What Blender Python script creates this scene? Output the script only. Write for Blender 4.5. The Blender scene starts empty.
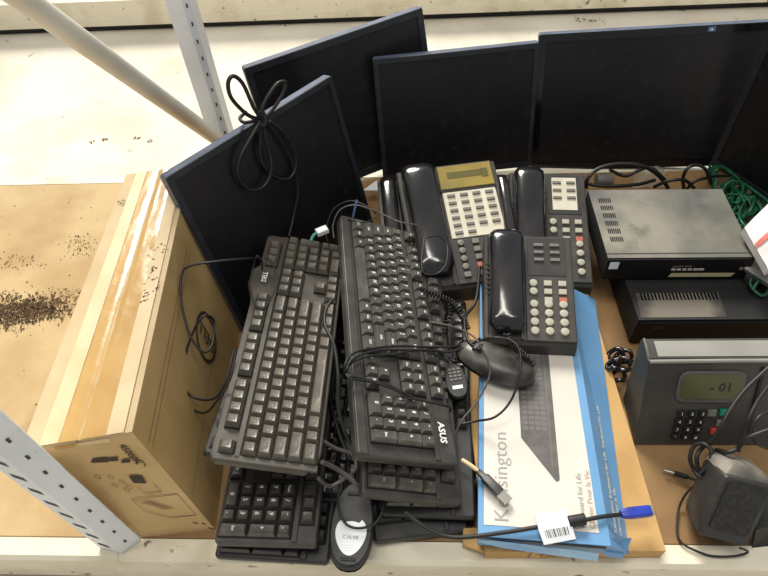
import bpy, math, random
from mathutils import Matrix, Vector
S = bpy.context.scene
COL = S.collection
PI = math.pi
random.seed(7)
V = Vector

# ------------------------------------------------------------------ camera frame
CX = V((.9983, .0113, .0570)); CY = V((.0277, .7698, -.6376))
CX.normalize(); CZ = CX.cross(CY).normalized(); CY = CZ.cross(CX)
CAMH = .8; FOC = 616.
CAMP = V((0, 0, CAMH))
def ray(px, py):
    c = V((px - 384., 288. - py, -FOC))
    return V((CX.dot(c), CY.dot(c), CZ.dot(c)))
def at(px, py, z=0.):
    d = ray(px, py)
    return CAMP + d * ((z - CAMH) / d.z)
def aty(px, py, y):
    d = ray(px, py)
    return CAMP + d * (y / d.y)
def atx(px, py, x):
    d = ray(px, py)
    return CAMP + d * (x / d.x)

# ------------------------------------------------------------------ materials
def lin(c):
    return tuple(((x / 255.) / 12.92 if x / 255. <= .04045 else (((x / 255.) + .055) / 1.055) ** 2.4) for x in c)
MATS = {}
def mat(name, rgb, rough=.5, rgb2=None, scale=20., lo=.4, hi=.6, bump=0., bscale=200., metal=0., spec=.5,
        detail=4., stretch=(1, 1, 1), emit=None, alpha=1., coat=0., rgb3=None, scale3=5., lo3=.55, hi3=.7):
    m = bpy.data.materials.new(name); m.use_nodes = True
    nt = m.node_tree; b = nt.nodes['Principled BSDF']
    b.inputs['Roughness'].default_value = rough
    b.inputs['Metallic'].default_value = metal
    b.inputs['Specular IOR Level'].default_value = spec
    b.inputs['Coat Weight'].default_value = coat
    b.inputs['Coat Roughness'].default_value = .12
    b.inputs['Alpha'].default_value = alpha
    c1 = (*lin(rgb), 1)
    b.inputs['Base Color'].default_value = c1
    tc = nt.nodes.new('ShaderNodeTexCoord')
    mp = nt.nodes.new('ShaderNodeMapping'); mp.inputs['Scale'].default_value = stretch
    nt.links.new(tc.outputs['Object'], mp.inputs['Vector'])
    def noise(sc, det=detail):
        n = nt.nodes.new('ShaderNodeTexNoise'); n.inputs['Scale'].default_value = sc
        n.inputs['Detail'].default_value = det
        nt.links.new(mp.outputs['Vector'], n.inputs['Vector']); return n
    def mixin(prev, c2, sc, lo_, hi_):
        n = noise(sc); r = nt.nodes.new('ShaderNodeMapRange')
        r.inputs['From Min'].default_value = lo_; r.inputs['From Max'].default_value = hi_
        nt.links.new(n.outputs['Fac'], r.inputs['Value'])
        mx = nt.nodes.new('ShaderNodeMix'); mx.data_type = 'RGBA'
        if isinstance(prev, tuple): mx.inputs[6].default_value = prev
        else: nt.links.new(prev, mx.inputs[6])
        mx.inputs[7].default_value = (*lin(c2), 1)
        nt.links.new(r.outputs['Result'], mx.inputs[0])
        return mx.outputs[2]
    out = c1
    if rgb2: out = mixin(out, rgb2, scale, lo, hi)
    if rgb3: out = mixin(out, rgb3, scale3, lo3, hi3)
    if not isinstance(out, tuple): nt.links.new(out, b.inputs['Base Color'])
    if bump:
        n = noise(bscale, 2.); bp = nt.nodes.new('ShaderNodeBump')
        bp.inputs['Strength'].default_value = bump; bp.inputs['Distance'].default_value = .002
        nt.links.new(n.outputs['Fac'], bp.inputs['Height']); nt.links.new(bp.outputs['Normal'], b.inputs['Normal'])
    if emit:
        b.inputs['Emission Color'].default_value = (*lin(emit[0]), 1); b.inputs['Emission Strength'].default_value = emit[1]
    MATS[name] = m
    return m

mat('particle_board', (192, 166, 120), .75, (174, 144, 98), 9, .4, .65, .15, 500, rgb3=(128, 102, 72), scale3=4.5, lo3=.6, hi3=.78)
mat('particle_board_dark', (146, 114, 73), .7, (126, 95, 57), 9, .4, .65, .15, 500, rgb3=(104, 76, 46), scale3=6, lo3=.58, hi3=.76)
mat('concrete', (238, 230, 212), .85, (214, 204, 184), 5, .4, .7, .2, 60, rgb3=(150, 138, 118), scale3=14, lo3=.68, hi3=.76)
mat('cream_metal', (226, 218, 196), .5, (206, 196, 170), 12, .45, .7, .1, 80, rgb3=(120, 108, 88), scale3=38, lo3=.66, hi3=.72)
mat('white_metal', (222, 226, 230), .4, (202, 206, 210), 8, .4, .7, .05, 80, rgb3=(150, 150, 146), scale3=60, lo3=.68, hi3=.74)
mat('grey_metal', (196, 196, 192), .45, (176, 176, 172), 14, .4, .7, .05, 80)
mat('tube_metal', (222, 219, 206), .45, (206, 202, 190), 10, .4, .7)
mat('hole_dark', (62, 62, 66), .8)
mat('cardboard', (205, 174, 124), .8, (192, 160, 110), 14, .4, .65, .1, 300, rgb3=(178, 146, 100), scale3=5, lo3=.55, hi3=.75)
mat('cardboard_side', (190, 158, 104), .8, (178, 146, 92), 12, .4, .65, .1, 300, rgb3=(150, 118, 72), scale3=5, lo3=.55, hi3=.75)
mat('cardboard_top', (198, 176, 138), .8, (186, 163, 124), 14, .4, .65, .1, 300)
mat('brown_carton', (188, 150, 94), .8, (174, 136, 82), 16, .4, .65, .1, 300, rgb3=(172, 130, 76), scale3=7, lo3=.6, hi3=.72)
mat('packing_tape', (196, 158, 96), .22, (186, 148, 88), 16, .4, .65, .35, 45, coat=.6)
mat('paper_tape', (212, 190, 150), .5, (204, 180, 138), 20, .4, .6)
mat('ink', (58, 46, 36), .8)
mat('ink_faded', (134, 108, 72), .8)
mat('ink_grey', (150, 146, 140), .8)
mat('monitor_bezel', (30, 33, 40), .42, (48, 50, 56), 40, .5, .8)
mat('monitor_screen', (17, 17, 20), .38, (30, 29, 30), 6, .4, .8, spec=.4, rgb3=(38, 36, 35), scale3=60, lo3=.55, hi3=.8)
mat('glossy_bezel', (14, 14, 16), .15)
mat('monitor_edge', (86, 96, 116), .4, (66, 74, 92), 30, .4, .7)
mat('dark_plastic', (30, 30, 31), .45, (50, 48, 45), 30, .5, .75, .1, 400)
mat('black_plastic', (20, 20, 22), .4, (34, 33, 32), 30, .5, .75, .1, 400)
mat('matte_black', (14, 14, 15), .6, (30, 28, 27), 25, .5, .8)
mat('dell_case', (66, 62, 54), .5, (82, 76, 66), 30, .4, .7, .1, 400)
mat('dell_key', (92, 87, 78), .3, (114, 107, 95), 60, .4, .7, .1, 500)
mat('asus_case', (54, 52, 49), .5, (70, 67, 62), 40, .4, .7, .1, 400)
mat('asus_key', (72, 70, 66), .3, (94, 90, 84), 60, .4, .75, .1, 500)
mat('dusty_case', (54, 51, 48), .5, (72, 68, 62), 35, .4, .7, .1, 400)
mat('dusty_key', (64, 61, 57), .36, (82, 78, 71), 60, .4, .7)
mat('black_case', (22, 22, 23), .45, (32, 31, 30), 35, .5, .8)
mat('black_key', (26, 26, 27), .38, (38, 36, 35), 60, .5, .8)
mat('legend', (226, 223, 212), .6)
mat('key_well', (20, 19, 18), .8)
mat('legend_dim', (150, 146, 134), .6)
mat('logo_white', (225, 225, 220), .5)
mat('phone_body', (50, 47, 43), .42, (72, 67, 60), 35, .4, .7, .1, 500, rgb3=(38, 36, 33), scale3=9, lo3=.5, hi3=.7)
mat('phone_well', (34, 32, 31), .45, (50, 47, 44), 30, .45, .7)
mat('handset_gloss', (26, 25, 26), .16, (52, 48, 46), 14, .5, .85, coat=.5)
mat('button_cream', (174, 170, 154), .45, (150, 145, 128), 60, .4, .7)
mat('button_grey', (112, 108, 100), .45, (96, 92, 86), 60, .4, .7)
mat('button_red', (176, 96, 76), .45)
mat('card_white', (206, 200, 180), .5, (192, 186, 166), 40, .4, .7)
mat('lcd_yellow', (150, 130, 58), .3, (128, 114, 58), 18, .4, .7)
mat('lcd_dark', (92, 86, 44), .3)
mat('cable_black', (20, 20, 20), .5, (36, 34, 32), 60, .5, .8)
mat('cable_grey', (82, 78, 74), .5, (64, 61, 58), 60, .4, .7)
mat('cable_green', (24, 90, 58), .4, (16, 62, 44), 50, .4, .7)
mat('box_blue', (92, 142, 186), .35, (112, 158, 198), 6, .4, .75)
mat('box_blue_pale', (150, 186, 214), .4, (110, 164, 212), 10, .4, .7)
mat('box_white', (212, 207, 198), .4, (202, 195, 184), 7, .4, .7)
mat('print_light', (224, 222, 208), .4)
mat('print_grey', (150, 147, 143), .5)
mat('print_red', (176, 146, 128), .5)
mat('print_dark', (82, 78, 76), .5, (98, 94, 90), 60, .4, .7)
mat('print_key', (104, 100, 97), .5)
mat('plug_metal', (190, 186, 176), .3, metal=.9)
mat('plug_blue', (40, 62, 168), .4, (30, 48, 140), 60, .4, .7)
mat('plug_white', (214, 216, 212), .45)
mat('plug_teal', (60, 140, 128), .45)
mat('dvr_top', (78, 78, 74), .55, (132, 127, 113), 7, .36, .62, .1, 300, rgb3=(98, 98, 90), scale3=26, lo3=.5, hi3=.7)
mat('dvr_front', (15, 15, 17), .5, spec=.3)
mat('vent_black', (18, 18, 19), .9, spec=.1)
mat('dvr_strip', (204, 192, 150), .4)
mat('dvr_dust', (112, 106, 94), .8, (60, 57, 52), 12, .45, .62)
mat('clock_face', (54, 52, 49), .5, (76, 73, 67), 12, .4, .7, .1, 300)
mat('clock_top', (146, 144, 138), .55, (124, 122, 116), 9, .4, .7)
mat('clock_lcd', (86, 88, 52), .35, (72, 75, 46), 16, .4, .7)
mat('clock_panel', (92, 90, 84), .45, (78, 76, 72), 16, .4, .7)
mat('key_green', (20, 132, 104), .4)
mat('key_red', (190, 66, 50), .4)
mat('key_greygreen', (110, 118, 106), .4)
mat('speaker_grille', (26, 26, 27), .7, (44, 42, 40), 200, .45, .6)
mat('mouse_top', (44, 42, 40), .35, (86, 82, 75), 28, .4, .65)
mat('speaker_case', (42, 41, 39), .5, (66, 63, 58), 20, .45, .7)
mat('speaker_dust', (84, 80, 74), .55, (146, 138, 126), 22, .4, .65)
mat('chrome_black', (34, 30, 34), .1, metal=.6, coat=.8)
mat('label_white', (236, 238, 240), .5)
mat('bag_white', (222, 218, 214), .35, (206, 202, 200), 12, .4, .7, .3, 60)
mat('bag_red', (196, 96, 84), .4)
mat('bag_blue', (84, 104, 150), .4)
mat('crumb', (70, 54, 36), .9, (110, 86, 56), 200, .4, .6)
mat('scrap_yellow', (196, 168, 96), .7)
mat('clear_bag', (190, 186, 172), .25, alpha=.35)

# ------------------------------------------------------------------ mesh builder
def sub(m, name, par, lab=None):
    """sub-part whose mesh is already in world coordinates, under a part that is too"""
    return m.build(name, par, lab)

class MB:
    def __init__(s): s.v = []; s.f = []; s.m = []; s.s = []; s.mats = []; s.M = Matrix.Identity(4)
    def mi(s, name):
        if name not in s.mats: s.mats.append(name)
        return s.mats.index(name)
    def add(s, verts, faces, mt, smooth=False):
        o = len(s.v); k = s.mi(mt)
        s.v += [tuple(s.M @ V(p)) for p in verts]
        for f in faces:
            s.f.append(tuple(i + o for i in f)); s.m.append(k); s.s.append(smooth)
        return s
    def loft(s, loops, mt, smooth=False, cap0=True, cap1=True, closed=True):
        n = len(loops[0]); vs = [p for l in loops for p in l]; fs = []
        for i in range(len(loops) - 1):
            for j in range(n if closed else n - 1):
                a = i * n + j; b = i * n + (j + 1) % n
                fs.append((a, b, b + n, a + n))
        s.add(vs, fs, mt, smooth)
        if cap0: s.add(loops[0], [tuple(range(n))[::-1]], mt)
        if cap1: s.add(loops[-1], [tuple(range(n))], mt)
        return s
    def box(s, c, d, mt, bev=0.):
        x, y, z = c; a, b, h = d[0] / 2, d[1] / 2, d[2] / 2
        return s.prism([(x - a, y - b), (x + a, y - b), (x + a, y + b), (x - a, y + b)], z - h, z + h, mt, bev)
    def prism(s, poly, z0, z1, mt, bev=0., bev0=None, top=None, smooth=False):
        def inset(d):
            n = len(poly); out = []
            for i in range(n):
                p0, p1, p2 = V(poly[i - 1]), V(poly[i]), V(poly[(i + 1) % n])
                e1 = (p1 - p0).normalized(); e2 = (p2 - p1).normalized()
                n1 = V((-e1.y, e1.x)); n2 = V((-e2.y, e2.x))
                b = (n1 + n2); k = 1 + n1.dot(n2)
                b = b / k if k > .05 else n1
                out.append((p1.x + b.x * d, p1.y + b.y * d))
            return out
        if bev0 is None: bev0 = bev
        L = []
        if bev0: L.append([(x, y, z0) for x, y in inset(bev0)]); L.append([(x, y, z0 + bev0) for x, y in poly])
        else: L.append([(x, y, z0) for x, y in poly])
        if bev:
            L.append([(x, y, z1 - bev) for x, y in poly]); L.append([(x, y, z1 - bev * .3) for x, y in inset(bev * .3)])
            L.append([(x, y, z1) for x, y in inset(bev)])
        else: L.append([(x, y, z1) for x, y in poly])
        s.loft(L, mt, smooth, cap1=False)
        s.add(L[-1], [tuple(range(len(poly)))], top or mt)
        return s
    def quad(s, pts, mt): return s.add(pts, [tuple(range(len(pts)))], mt)
    def hexa(s, b, t, mt, topm=None, bev=0):
        """b, t: four bottom and four top corners, anticlockwise from above"""
        s.add(b + t, [(3, 2, 1, 0), (0, 1, 5, 4), (1, 2, 6, 5), (2, 3, 7, 6), (3, 0, 4, 7)], mt)
        s.add(t, [(0, 1, 2, 3)], topm or mt); return s
    def cyl(s, c, r, h, mt, n=20, bev=0., dome=0., smooth=True):
        x, y, z = c
        def ring(rr, zz): return [(x + rr * math.cos(2 * PI * i / n), y + rr * math.sin(2 * PI * i / n), zz) for i in range(n)]
        L = [ring(r, z)]
        if bev: L += [ring(r, z + h - bev), ring(r - bev * .3, z + h - bev * .3), ring(r - bev, z + h)]
        else: L.append(ring(r, z + h))
        if dome: L += [ring(r * .6, z + h + dome * .7), ring(r * .2, z + h + dome)]
        return s.loft(L, mt, smooth)
    def tube(s, pts, r, mt, n=8, sub=6, taper=None):
        P = spline(pts, sub)
        L = []; up = V((0, 0, 1)); t0 = None; nrm = None
        for i, p in enumerate(P):
            t = (P[min(i + 1, len(P) - 1)] - P[max(i - 1, 0)])
            if t.length < 1e-9: t = t0 or V((1, 0, 0))
            t.normalize()
            if nrm is None:
                nrm = t.cross(up) if abs(t.dot(up)) < .95 else t.cross(V((1, 0, 0)))
            nrm = (nrm - t * nrm.dot(t)); nrm.normalize()
            b = t.cross(nrm); rr = r if taper is None else r * taper(i / (len(P) - 1)); t0 = t
            L.append([tuple(p + nrm * (rr * math.cos(2 * PI * k / n)) + b * (rr * math.sin(2 * PI * k / n))) for k in range(n)])
        return s.loft(L, mt, True)
    def text(s, txt, M, size, mt, sx=1., align='C', bold=0.):
        vs, fs, w = glyphs(txt, bold)
        off = {'C': -w / 2, 'L': 0, 'R': -w}[align]
        o = s.M; s.M = o @ M @ Matrix.Diagonal((size * sx, size, size, 1)) @ Matrix.Translation((off, -.35, 0))
        s.add(vs, fs, mt); s.M = o
        return s
    def mesh(s, name):
        me = bpy.data.meshes.new(name); me.from_pydata(s.v, [], s.f)
        for m in s.mats: me.materials.append(MATS[m])
        me.polygons.foreach_set('material_index', s.m); me.polygons.foreach_set('use_smooth', s.s)
        me.update(); return me
    def build(s, name, parent=None, label=None):
        o = bpy.data.objects.new(name, s.mesh(name)); COL.objects.link(o)
        if parent is not None: o.parent = parent
        if label: o['label'] = label
        return o
def spline(pts, sub=6):
    P = [V(p) for p in pts]
    if len(P) < 3: return P
    Q = [P[0] * 2 - P[1]] + P + [P[-1] * 2 - P[-2]]; out = []
    for i in range(1, len(Q) - 2):
        a, b, c, d = Q[i - 1:i + 3]
        for k in range(sub):
            t = k / sub
            out.append(.5 * ((2 * b) + (c - a) * t + (2 * a - 5 * b + 4 * c - d) * t * t + (3 * b - a - 3 * c + d) * t ** 3))
    out.append(P[-1]); return out
_G = {}
def glyphs(txt, bold=0.):
    k = (txt, bold)
    if k in _G: return _G[k]
    c = bpy.data.curves.new('t', 'FONT'); c.body = txt; c.resolution_u = 2; c.size = 1; c.offset = bold
    o = bpy.data.objects.new('t', c); COL.objects.link(o)
    dg = bpy.context.evaluated_depsgraph_get(); me = o.evaluated_get(dg).to_mesh()
    vs = [tuple(v.co) for v in me.vertices]; fs = [tuple(p.vertices) for p in me.polygons]
    w = max([v[0] for v in vs] or [0])
    o.evaluated_get(dg).to_mesh_clear(); bpy.data.objects.remove(o); bpy.data.curves.remove(c)
    _G[k] = (vs, fs, w); return _G[k]

def rrect(x0, y0, x1, y1, r, n=4):
    out = []
    for cx, cy, a in ((x1 - r, y0 + r, -PI / 2), (x1 - r, y1 - r, 0), (x0 + r, y1 - r, PI / 2), (x0 + r, y0 + r, PI)):
        for i in range(n + 1):
            t = a + PI / 2 * i / n; out.append((cx + r * math.cos(t), cy + r * math.sin(t)))
    return out
def tag(o, label, cat, group=None, kind=None):
    o['label'] = label; o['category'] = cat
    if group: o['group'] = group
    if kind: o['kind'] = kind
    return o
def empty(name, M, label, cat, group=None):
    o = bpy.data.objects.new(name, None); COL.objects.link(o)
    o.empty_display_size = .02; o.matrix_world = M
    return tag(o, label, cat, group)
def structure(o, label=None):
    o['kind'] = 'structure'
    if label: o['label'] = label
    return o
def TR(x, y, z=0): return Matrix.Translation((x, y, z))
def RZ(a): return Matrix.Rotation(a, 4, 'Z')
def RX(a): return Matrix.Rotation(a, 4, 'X')
def RY(a): return Matrix.Rotation(a, 4, 'Y')
def pose(pos, deg):
    a, b, c = [math.radians(x) for x in deg]
    return Matrix.Translation(pos) @ RZ(c) @ RY(b) @ RX(a)
def frame(o, xd, yd):
    x = V(xd).normalized(); z = x.cross(V(yd)).normalized(); y = z.cross(x)
    M = Matrix((x, y, z)).transposed().to_4x4(); return Matrix.Translation(o) @ M

# ================================================================== SETTING
FLZ = -.15
b = MB(); b.quad([(-3, -1.0, FLZ), (3, -1.0, FLZ), (3, 4, FLZ), (-3, 4, FLZ)], 'concrete')
structure(b.build('floor'), 'pale scuffed concrete floor')
# shelf boards (deck)
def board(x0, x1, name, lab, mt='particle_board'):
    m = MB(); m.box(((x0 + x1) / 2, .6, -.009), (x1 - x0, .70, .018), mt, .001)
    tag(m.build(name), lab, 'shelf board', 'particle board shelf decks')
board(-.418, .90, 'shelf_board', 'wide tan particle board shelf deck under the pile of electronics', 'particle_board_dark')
board(-1.6, -.422, 'shelf_board', 'tan particle board deck strewn with dirt left of the cardboard box')
# rack
rack = empty('pallet_rack', TR(-.39, .25, 0), 'white perforated metal storage rack frame holding the particle board shelf', 'rack')
IR = Matrix.Translation((.39, -.25, 0))
def rk(m, name, lab=None):
    o = m.build(name, rack, lab); o.matrix_parent_inverse = Matrix.Identity(4)
    for v in o.data.vertices: v.co.x += .39; v.co.y -= .25
    return o
FLOORZ = FLZ
def beam(y, sgn, x0, x1, name):
    m = MB()
    prof = [(0, -.022), (0, .0), (-.022, .0), (-.027, -.005), (-.027, -.045), (-.020, -.050), (-.020, -.10), (.02, -.10), (.02, -.022)]
    L = [[(x, y + p * sgn, z) for p, z in prof] for x in (x0, x1)]
    m.loft(L, 'cream_metal'); return m
rk(beam(.249, 1, -.385, 1.1, ''), 'beam'); rk(beam(.249, 1, -1.9, -.3855, ''), 'beam')
rk(beam(.951, -1, -.36, 1.1, ''), 'beam'); rk(beam(.951, -1, -1.9, -.413, ''), 'beam')
def upright(poly, slots, name, zb=0.):
    m = MB(); m.prism(poly, zb, 1.9, 'white_metal')
    for (p, q, w, h, dz, sl) in slots:
        p = V(p); q = V(q); d = (q - p).normalized(); nrm = V((d.y, -d.x))
        c = (p + q) / 2 + nrm * .0004
        k = 0
        z = .02
        while z < 1.2:
            a = c - d * w / 2; e = c + d * w / 2
            m.quad([(a.x, a.y, z), (e.x, e.y, z + sl), (e.x, e.y, z + sl + h), (a.x, a.y, z + h)], 'hole_dark')
            z += dz
    return m
up = upright([(-.410, .2495), (-.412, .237), (-.381, .230), (-.360, .247), (-.362, .2495)],
             [((-.412, .237), (-.381, .230), .014, .009, .035, -.004), ((-.381, .230), (-.360, .247), .003, .0075, .035, 0)], '', .0005)
rk(up, 'upright')
up = upright([(-.392, .990), (-.392, .950), (-.366, .950), (-.356, .958), (-.356, .990)],
             [((-.366, .950), (-.356, .958), .003, .007, .03, 0)], '', FLZ)
rk(up, 'upright', 'grey rear upright with small slots')
m = MB()
p0 = V((-.375, .945, .105)); p1 = atx(25, 0, -.385); p1 = p0 + (p1 - p0) * 1.6
m.tube([p0, (p0 + p1) / 2, p1], .0132, 'tube_metal', 14)
rk(m, 'diagonal_brace')
# rack behind
r2 = empty('pallet_rack', TR(0, 1.8, FLZ), 'cream low rack beam with tan decking at the back beyond the white floor', 'rack')
def ch(m, name, par, lab=None):
    """geometry given in world coordinates, parented without moving it"""
    o = m.build(name, par, lab); o.matrix_parent_inverse = par.matrix_world.inverted(); return o
m = MB(); L = [[(x, 1.86 + p, z) for p, z in ((0, FLZ + .024), (0, FLZ + .048), (.006, FLZ + .05), (.006, FLZ + .10), (.06, FLZ + .10), (.06, FLZ + .024))] for x in (-3, 3)]
m.loft(L, 'cream_metal'); ch(m, 'beam', r2)
m = MB(); m.box((0, 2.45, FLZ + .09), (6, 1.06, .018), 'particle_board'); ch(m, 'decking', r2)
m = MB()
for k in range(7): m.box((-2.7 + k * .9, 2.4, FLZ + .04), (.08, .9, .08), 'matte_black')
m.box((0, 1.885, FLZ + .03), (6, .01, .06), 'matte_black')  # black panel added behind the gap, standing in for the shadow under the beam
ch(m, 'support_block_shade_panel', r2)

# dirt on the left deck
m = MB()
def crumb(x, y, z, s):
    vs = [V((random.uniform(-1, 1), random.uniform(-1, 1), random.uniform(0, 1.0))) * s for _ in range(4)]
    m.add([(x + v.x, y + v.y, z + v.z) for v in vs], [(0, 1, 2), (0, 2, 3), (0, 3, 1), (1, 3, 2)], 'crumb')
for (cx, cy, sx, sy, n) in ((30, 308, 36, 11, 1400), (8, 318, 22, 10, 500), (78, 300, 16, 10, 160), (80, 245, 14, 9, 130), (20, 262, 22, 9, 120)):
    for _ in range(n):
        p = at(random.gauss(cx, sx * .6), random.gauss(cy, sy * .6), 0)
        if p.x > -.43 or p.y < .26 or p.y > .94: continue
        crumb(p.x, p.y, 0, random.uniform(.0012, .0042) if n > 200 else random.uniform(.0008, .0026))
for _ in range(70):
    p = V((random.uniform(-1.0, -.44), random.uniform(.3, .94), 0)); crumb(p.x, p.y, 0, random.uniform(.001, .003))
tag(m.build('dirt'), 'dark brown crumbs and dirt scattered over the shelf deck left of the cardboard box', 'dirt', kind='stuff')
m = MB()
for (px, py, s) in ((289, 24, .018), (296, 22, .014), (283, 25, .010), (92, 142, .008), (105, 140, .007), (137, 138, .010), (150, 141, .008), (73, 182, .006), (78, 180, .005), (580, 20, .016), (600, 22, .022), (590, 21, .012)):
    p = at(px, py, FLZ)
    for _ in range(10): 
        q = p + V((random.uniform(-1, 1) * s, random.uniform(-1, 1) * s * .8, 0)); crumb(q.x, q.y, FLZ, random.uniform(.002, .005))
tag(m.build('floor_debris'), 'small leaves and grit scattered on the white floor behind the shelf', 'debris', kind='stuff')

# ================================================================== CARDBOARD BOX
def box_carton():
    zt = .235
    B = [V((-.3595, .2509, 0)), V((-.2656, .2608, 0)), V((-.300, .690, 0)), V((-.400, .680, 0))]
    T = [at(22, 451, zt), at(133, 433, zt), at(190, 168, zt), at(127, 176, zt)]
    root = empty('cardboard_box', TR(-.34, .27, 0), 'tall cardboard carton sealed with brown tape standing behind the white perforated post', 'box')
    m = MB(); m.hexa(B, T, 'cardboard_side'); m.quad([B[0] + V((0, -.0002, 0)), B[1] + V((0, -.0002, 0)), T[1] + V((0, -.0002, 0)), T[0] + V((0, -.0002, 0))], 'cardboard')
    # prints on the near face: face coordinates u across, v up
    fo = B[0]; 
    def nf(u, v, o=.0006):
        a = B[0].lerp(B[1], u); c = T[0].lerp(T[1], u); p = a.lerp(c, v)
        n = (B[1] - B[0]).cross(T[0] - B[0]).normalized(); return p + n * o
    def line(u0, v0, u1, v1, w, mt='ink_faded'):
        d = V((u1 - u0, v1 - v0)); d.normalize(); q = V((-d.y, d.x)) * w
        m.quad([nf(u0 - q.x, v0 - q.y), nf(u1 - q.x, v1 - q.y), nf(u1 + q.x, v1 + q.y), nf(u0 + q.x, v0 + q.y)], mt)
    M = frame(nf(.9, .88), T[1] * .3 + B[1] * .7 - T[1], (T[1] - T[0]))
    nf_n = (B[1] - B[0]).cross(T[0] - B[0]).normalized()
    down = (nf(.9, .5) - nf(.9, .9)).normalized()
    right = nf_n.cross(down)
    def tx(t, u, v, s, mt='ink', sx=1.):
        Mx = Matrix((down, right, nf_n)).transposed().to_4x4()
        m.text(t, Matrix.Translation(nf(u, v, .0008)) @ Mx, s, mt, sx, 'L', .02)
    tx('45000H', .83, .93, .011, 'ink', 1.1)
    for (u, v, a, s) in ((.50, .84, 0, 1), (.62, .83, 0, .7), (.72, .80, 0, .6)):
        m.quad([nf(u - .08 * s, v - .012), nf(u + .07 * s, v - .03 * s), nf(u + .11 * s, v + .012), nf(u - .02 * s, v + .02 * s)], 'ink')
    for k in range(7):
        t = k / 6 * PI * 1.3; line(.84 + .035 * math.cos(t - 1.2), .76 + .03 * math.sin(t - 1.2), .84 + .035 * math.cos(t - .8), .76 + .03 * math.sin(t - .8), .008, 'ink')
    m.quad([nf(.60, .60), nf(.72, .58), nf(.74, .65), nf(.62, .67)], 'ink')
    for (u, v) in ((.45, .68), (.50, .62), (.34, .70), (.52, .57), (.40, .60), (.46, .54)):
        for k in range(8):
            t = k * PI / 4; line(u + .022 * math.cos(t), v + .018 * math.sin(t), u + .022 * math.cos(t + .7), v + .018 * math.sin(t + .7), .003)
    for (a, bb, c, d) in ((.40, .44, .92, .44), (.40, .44, .40, .30), (.92, .44, .92, .20), (.40, .30, .60, .20), (.60, .20, .92, .20), (.6, .48, .78, .48), (.78, .48, .78, .56), (.6, .48, .6, .56)):
        line(a, bb, c, d, .0035)
    for k in range(9): line(.45 + .02 * k, .40 - .012 * k, .58 + .02 * k, .40 - .012 * k, .003)
    for (u, v, s) in ((.80, .12, .05), (.9, .10, .04), (.93, .04, .06)): line(u, v, u + s, v - s * .4, .006, 'ink')
    # creases + logo on the long side
    def sf(u, v, o=.0006):
        a = B[1].lerp(B[2], u); c = T[1].lerp(T[2], u); p = a.lerp(c, v)
        return p + (B[2] - B[1]).cross(T[1] - B[1]).normalized() * o
    def sline(u0, v0, u1, v1, w, mt='ink_faded'):
        d = V((u1 - u0, v1 - v0)); d.normalize(); q = V((-d.y, d.x)) * w
        m.quad([sf(u0 - q.x, v0 - q.y), sf(u1 - q.x, v1 - q.y), sf(u1 + q.x, v1 + q.y), sf(u0 + q.x, v0 + q.y)], mt)
    sline(.02, .86, .70, .86, .002); sline(.02, .82, .70, .82, .002)
    sline(.02, .35, .5, .35, .002)
    cu, cv = .513, .465
    su = (sf(1, .5) - sf(0, .5)).length; sv = (sf(.5, 1) - sf(.5, 0)).length
    R_ = .033
    for k in range(36):
        t = k * PI / 18; t2 = t + PI / 17
        for rr, ww in ((R_, .0024),):
            a = [(cu + (rr + e) * math.cos(tt) / su, cv + (rr + e) * math.sin(tt) / sv) for tt, e in ((t, -ww), (t2, -ww), (t2, ww), (t, ww))]
            m.quad([sf(*q, .0008) for q in a][::-1], 'ink')
    xs = (sf(1, .5) - sf(0, .5)).normalized(); zs = (sf(.5, 1) - sf(.5, 0)).normalized()
    n_ = xs.cross(zs)
    Mx = Matrix((-zs, xs, n_)).transposed().to_4x4()
    m.text('DELL', Matrix.Translation(sf(cu, cv, .001)) @ Mx @ RZ(PI), .026, 'ink', 1., 'C', .01)
    ch(m, 'carton_body', root)
    # top: two flaps, seam, tapes
    def tf(u, v, o=.001):
        a = T[0].lerp(T[1], u); c = T[3].lerp(T[2], u); return a.lerp(c, v) + V((0, 0, o))
    for (a, bb) in ((0, .488), (.512, 1)):
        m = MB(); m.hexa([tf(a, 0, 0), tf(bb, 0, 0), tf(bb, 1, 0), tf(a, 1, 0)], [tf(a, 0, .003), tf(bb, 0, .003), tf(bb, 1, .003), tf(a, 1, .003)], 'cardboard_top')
        ch(m, 'flap', root)
    m = MB(); n = 30
    vs = []; fs = []
    for i in range(n + 1):
        for j in range(13):
            u = .27 + .50 * j / 12; v = -.0 + i / n
            vs.append(tuple(tf(u, v, .0036 + random.uniform(0, .0007) + (-.0012 if j == 6 else 0))))
    for i in range(n):
        for j in range(12):
            a = i * 13 + j; fs.append((a, a + 1, a + 14, a + 13))
    m.add(vs, fs, 'packing_tape', True)
    m.quad([nf(.27, .97), nf(.77, .965), nf(.77, .995), nf(.27, .995)], 'packing_tape')
    ch(m, 'packing_tape', root, 'glossy brown tape over the seam')
    m = MB(); m.quad([tf(.77, 0, .0046), tf(.93, 0, .0046), tf(.93, 1, .0046), tf(.77, 1, .0046)], 'paper_tape')
    m.quad([tf(.17, 0, .0046), tf(.34, 0, .0046), tf(.34, 1, .0046), tf(.17, 1, .0046)], 'paper_tape')
    for (u, v, s) in ((.86, .47, .012), (.84, .60, .014), (.83, .53, .006), (.80, .42, .006), (.1, .85, .006)):
        for k in range(14):
            t = random.uniform(0, 6.3); r_ = s * random.uniform(.3, 1)
            p = tf(u, v, .0052) + V((r_ * math.cos(t), r_ * 1.4 * math.sin(t), 0))
            m.add([tuple(p), tuple(p + V((.0022, .0006, 0))), tuple(p + V((.002, .0016, 0))), tuple(p + V((0, .001, 0)))], [(0, 1, 2, 3)], 'ink')
    ch(m, 'paper_tape', root)
box_carton()

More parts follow.
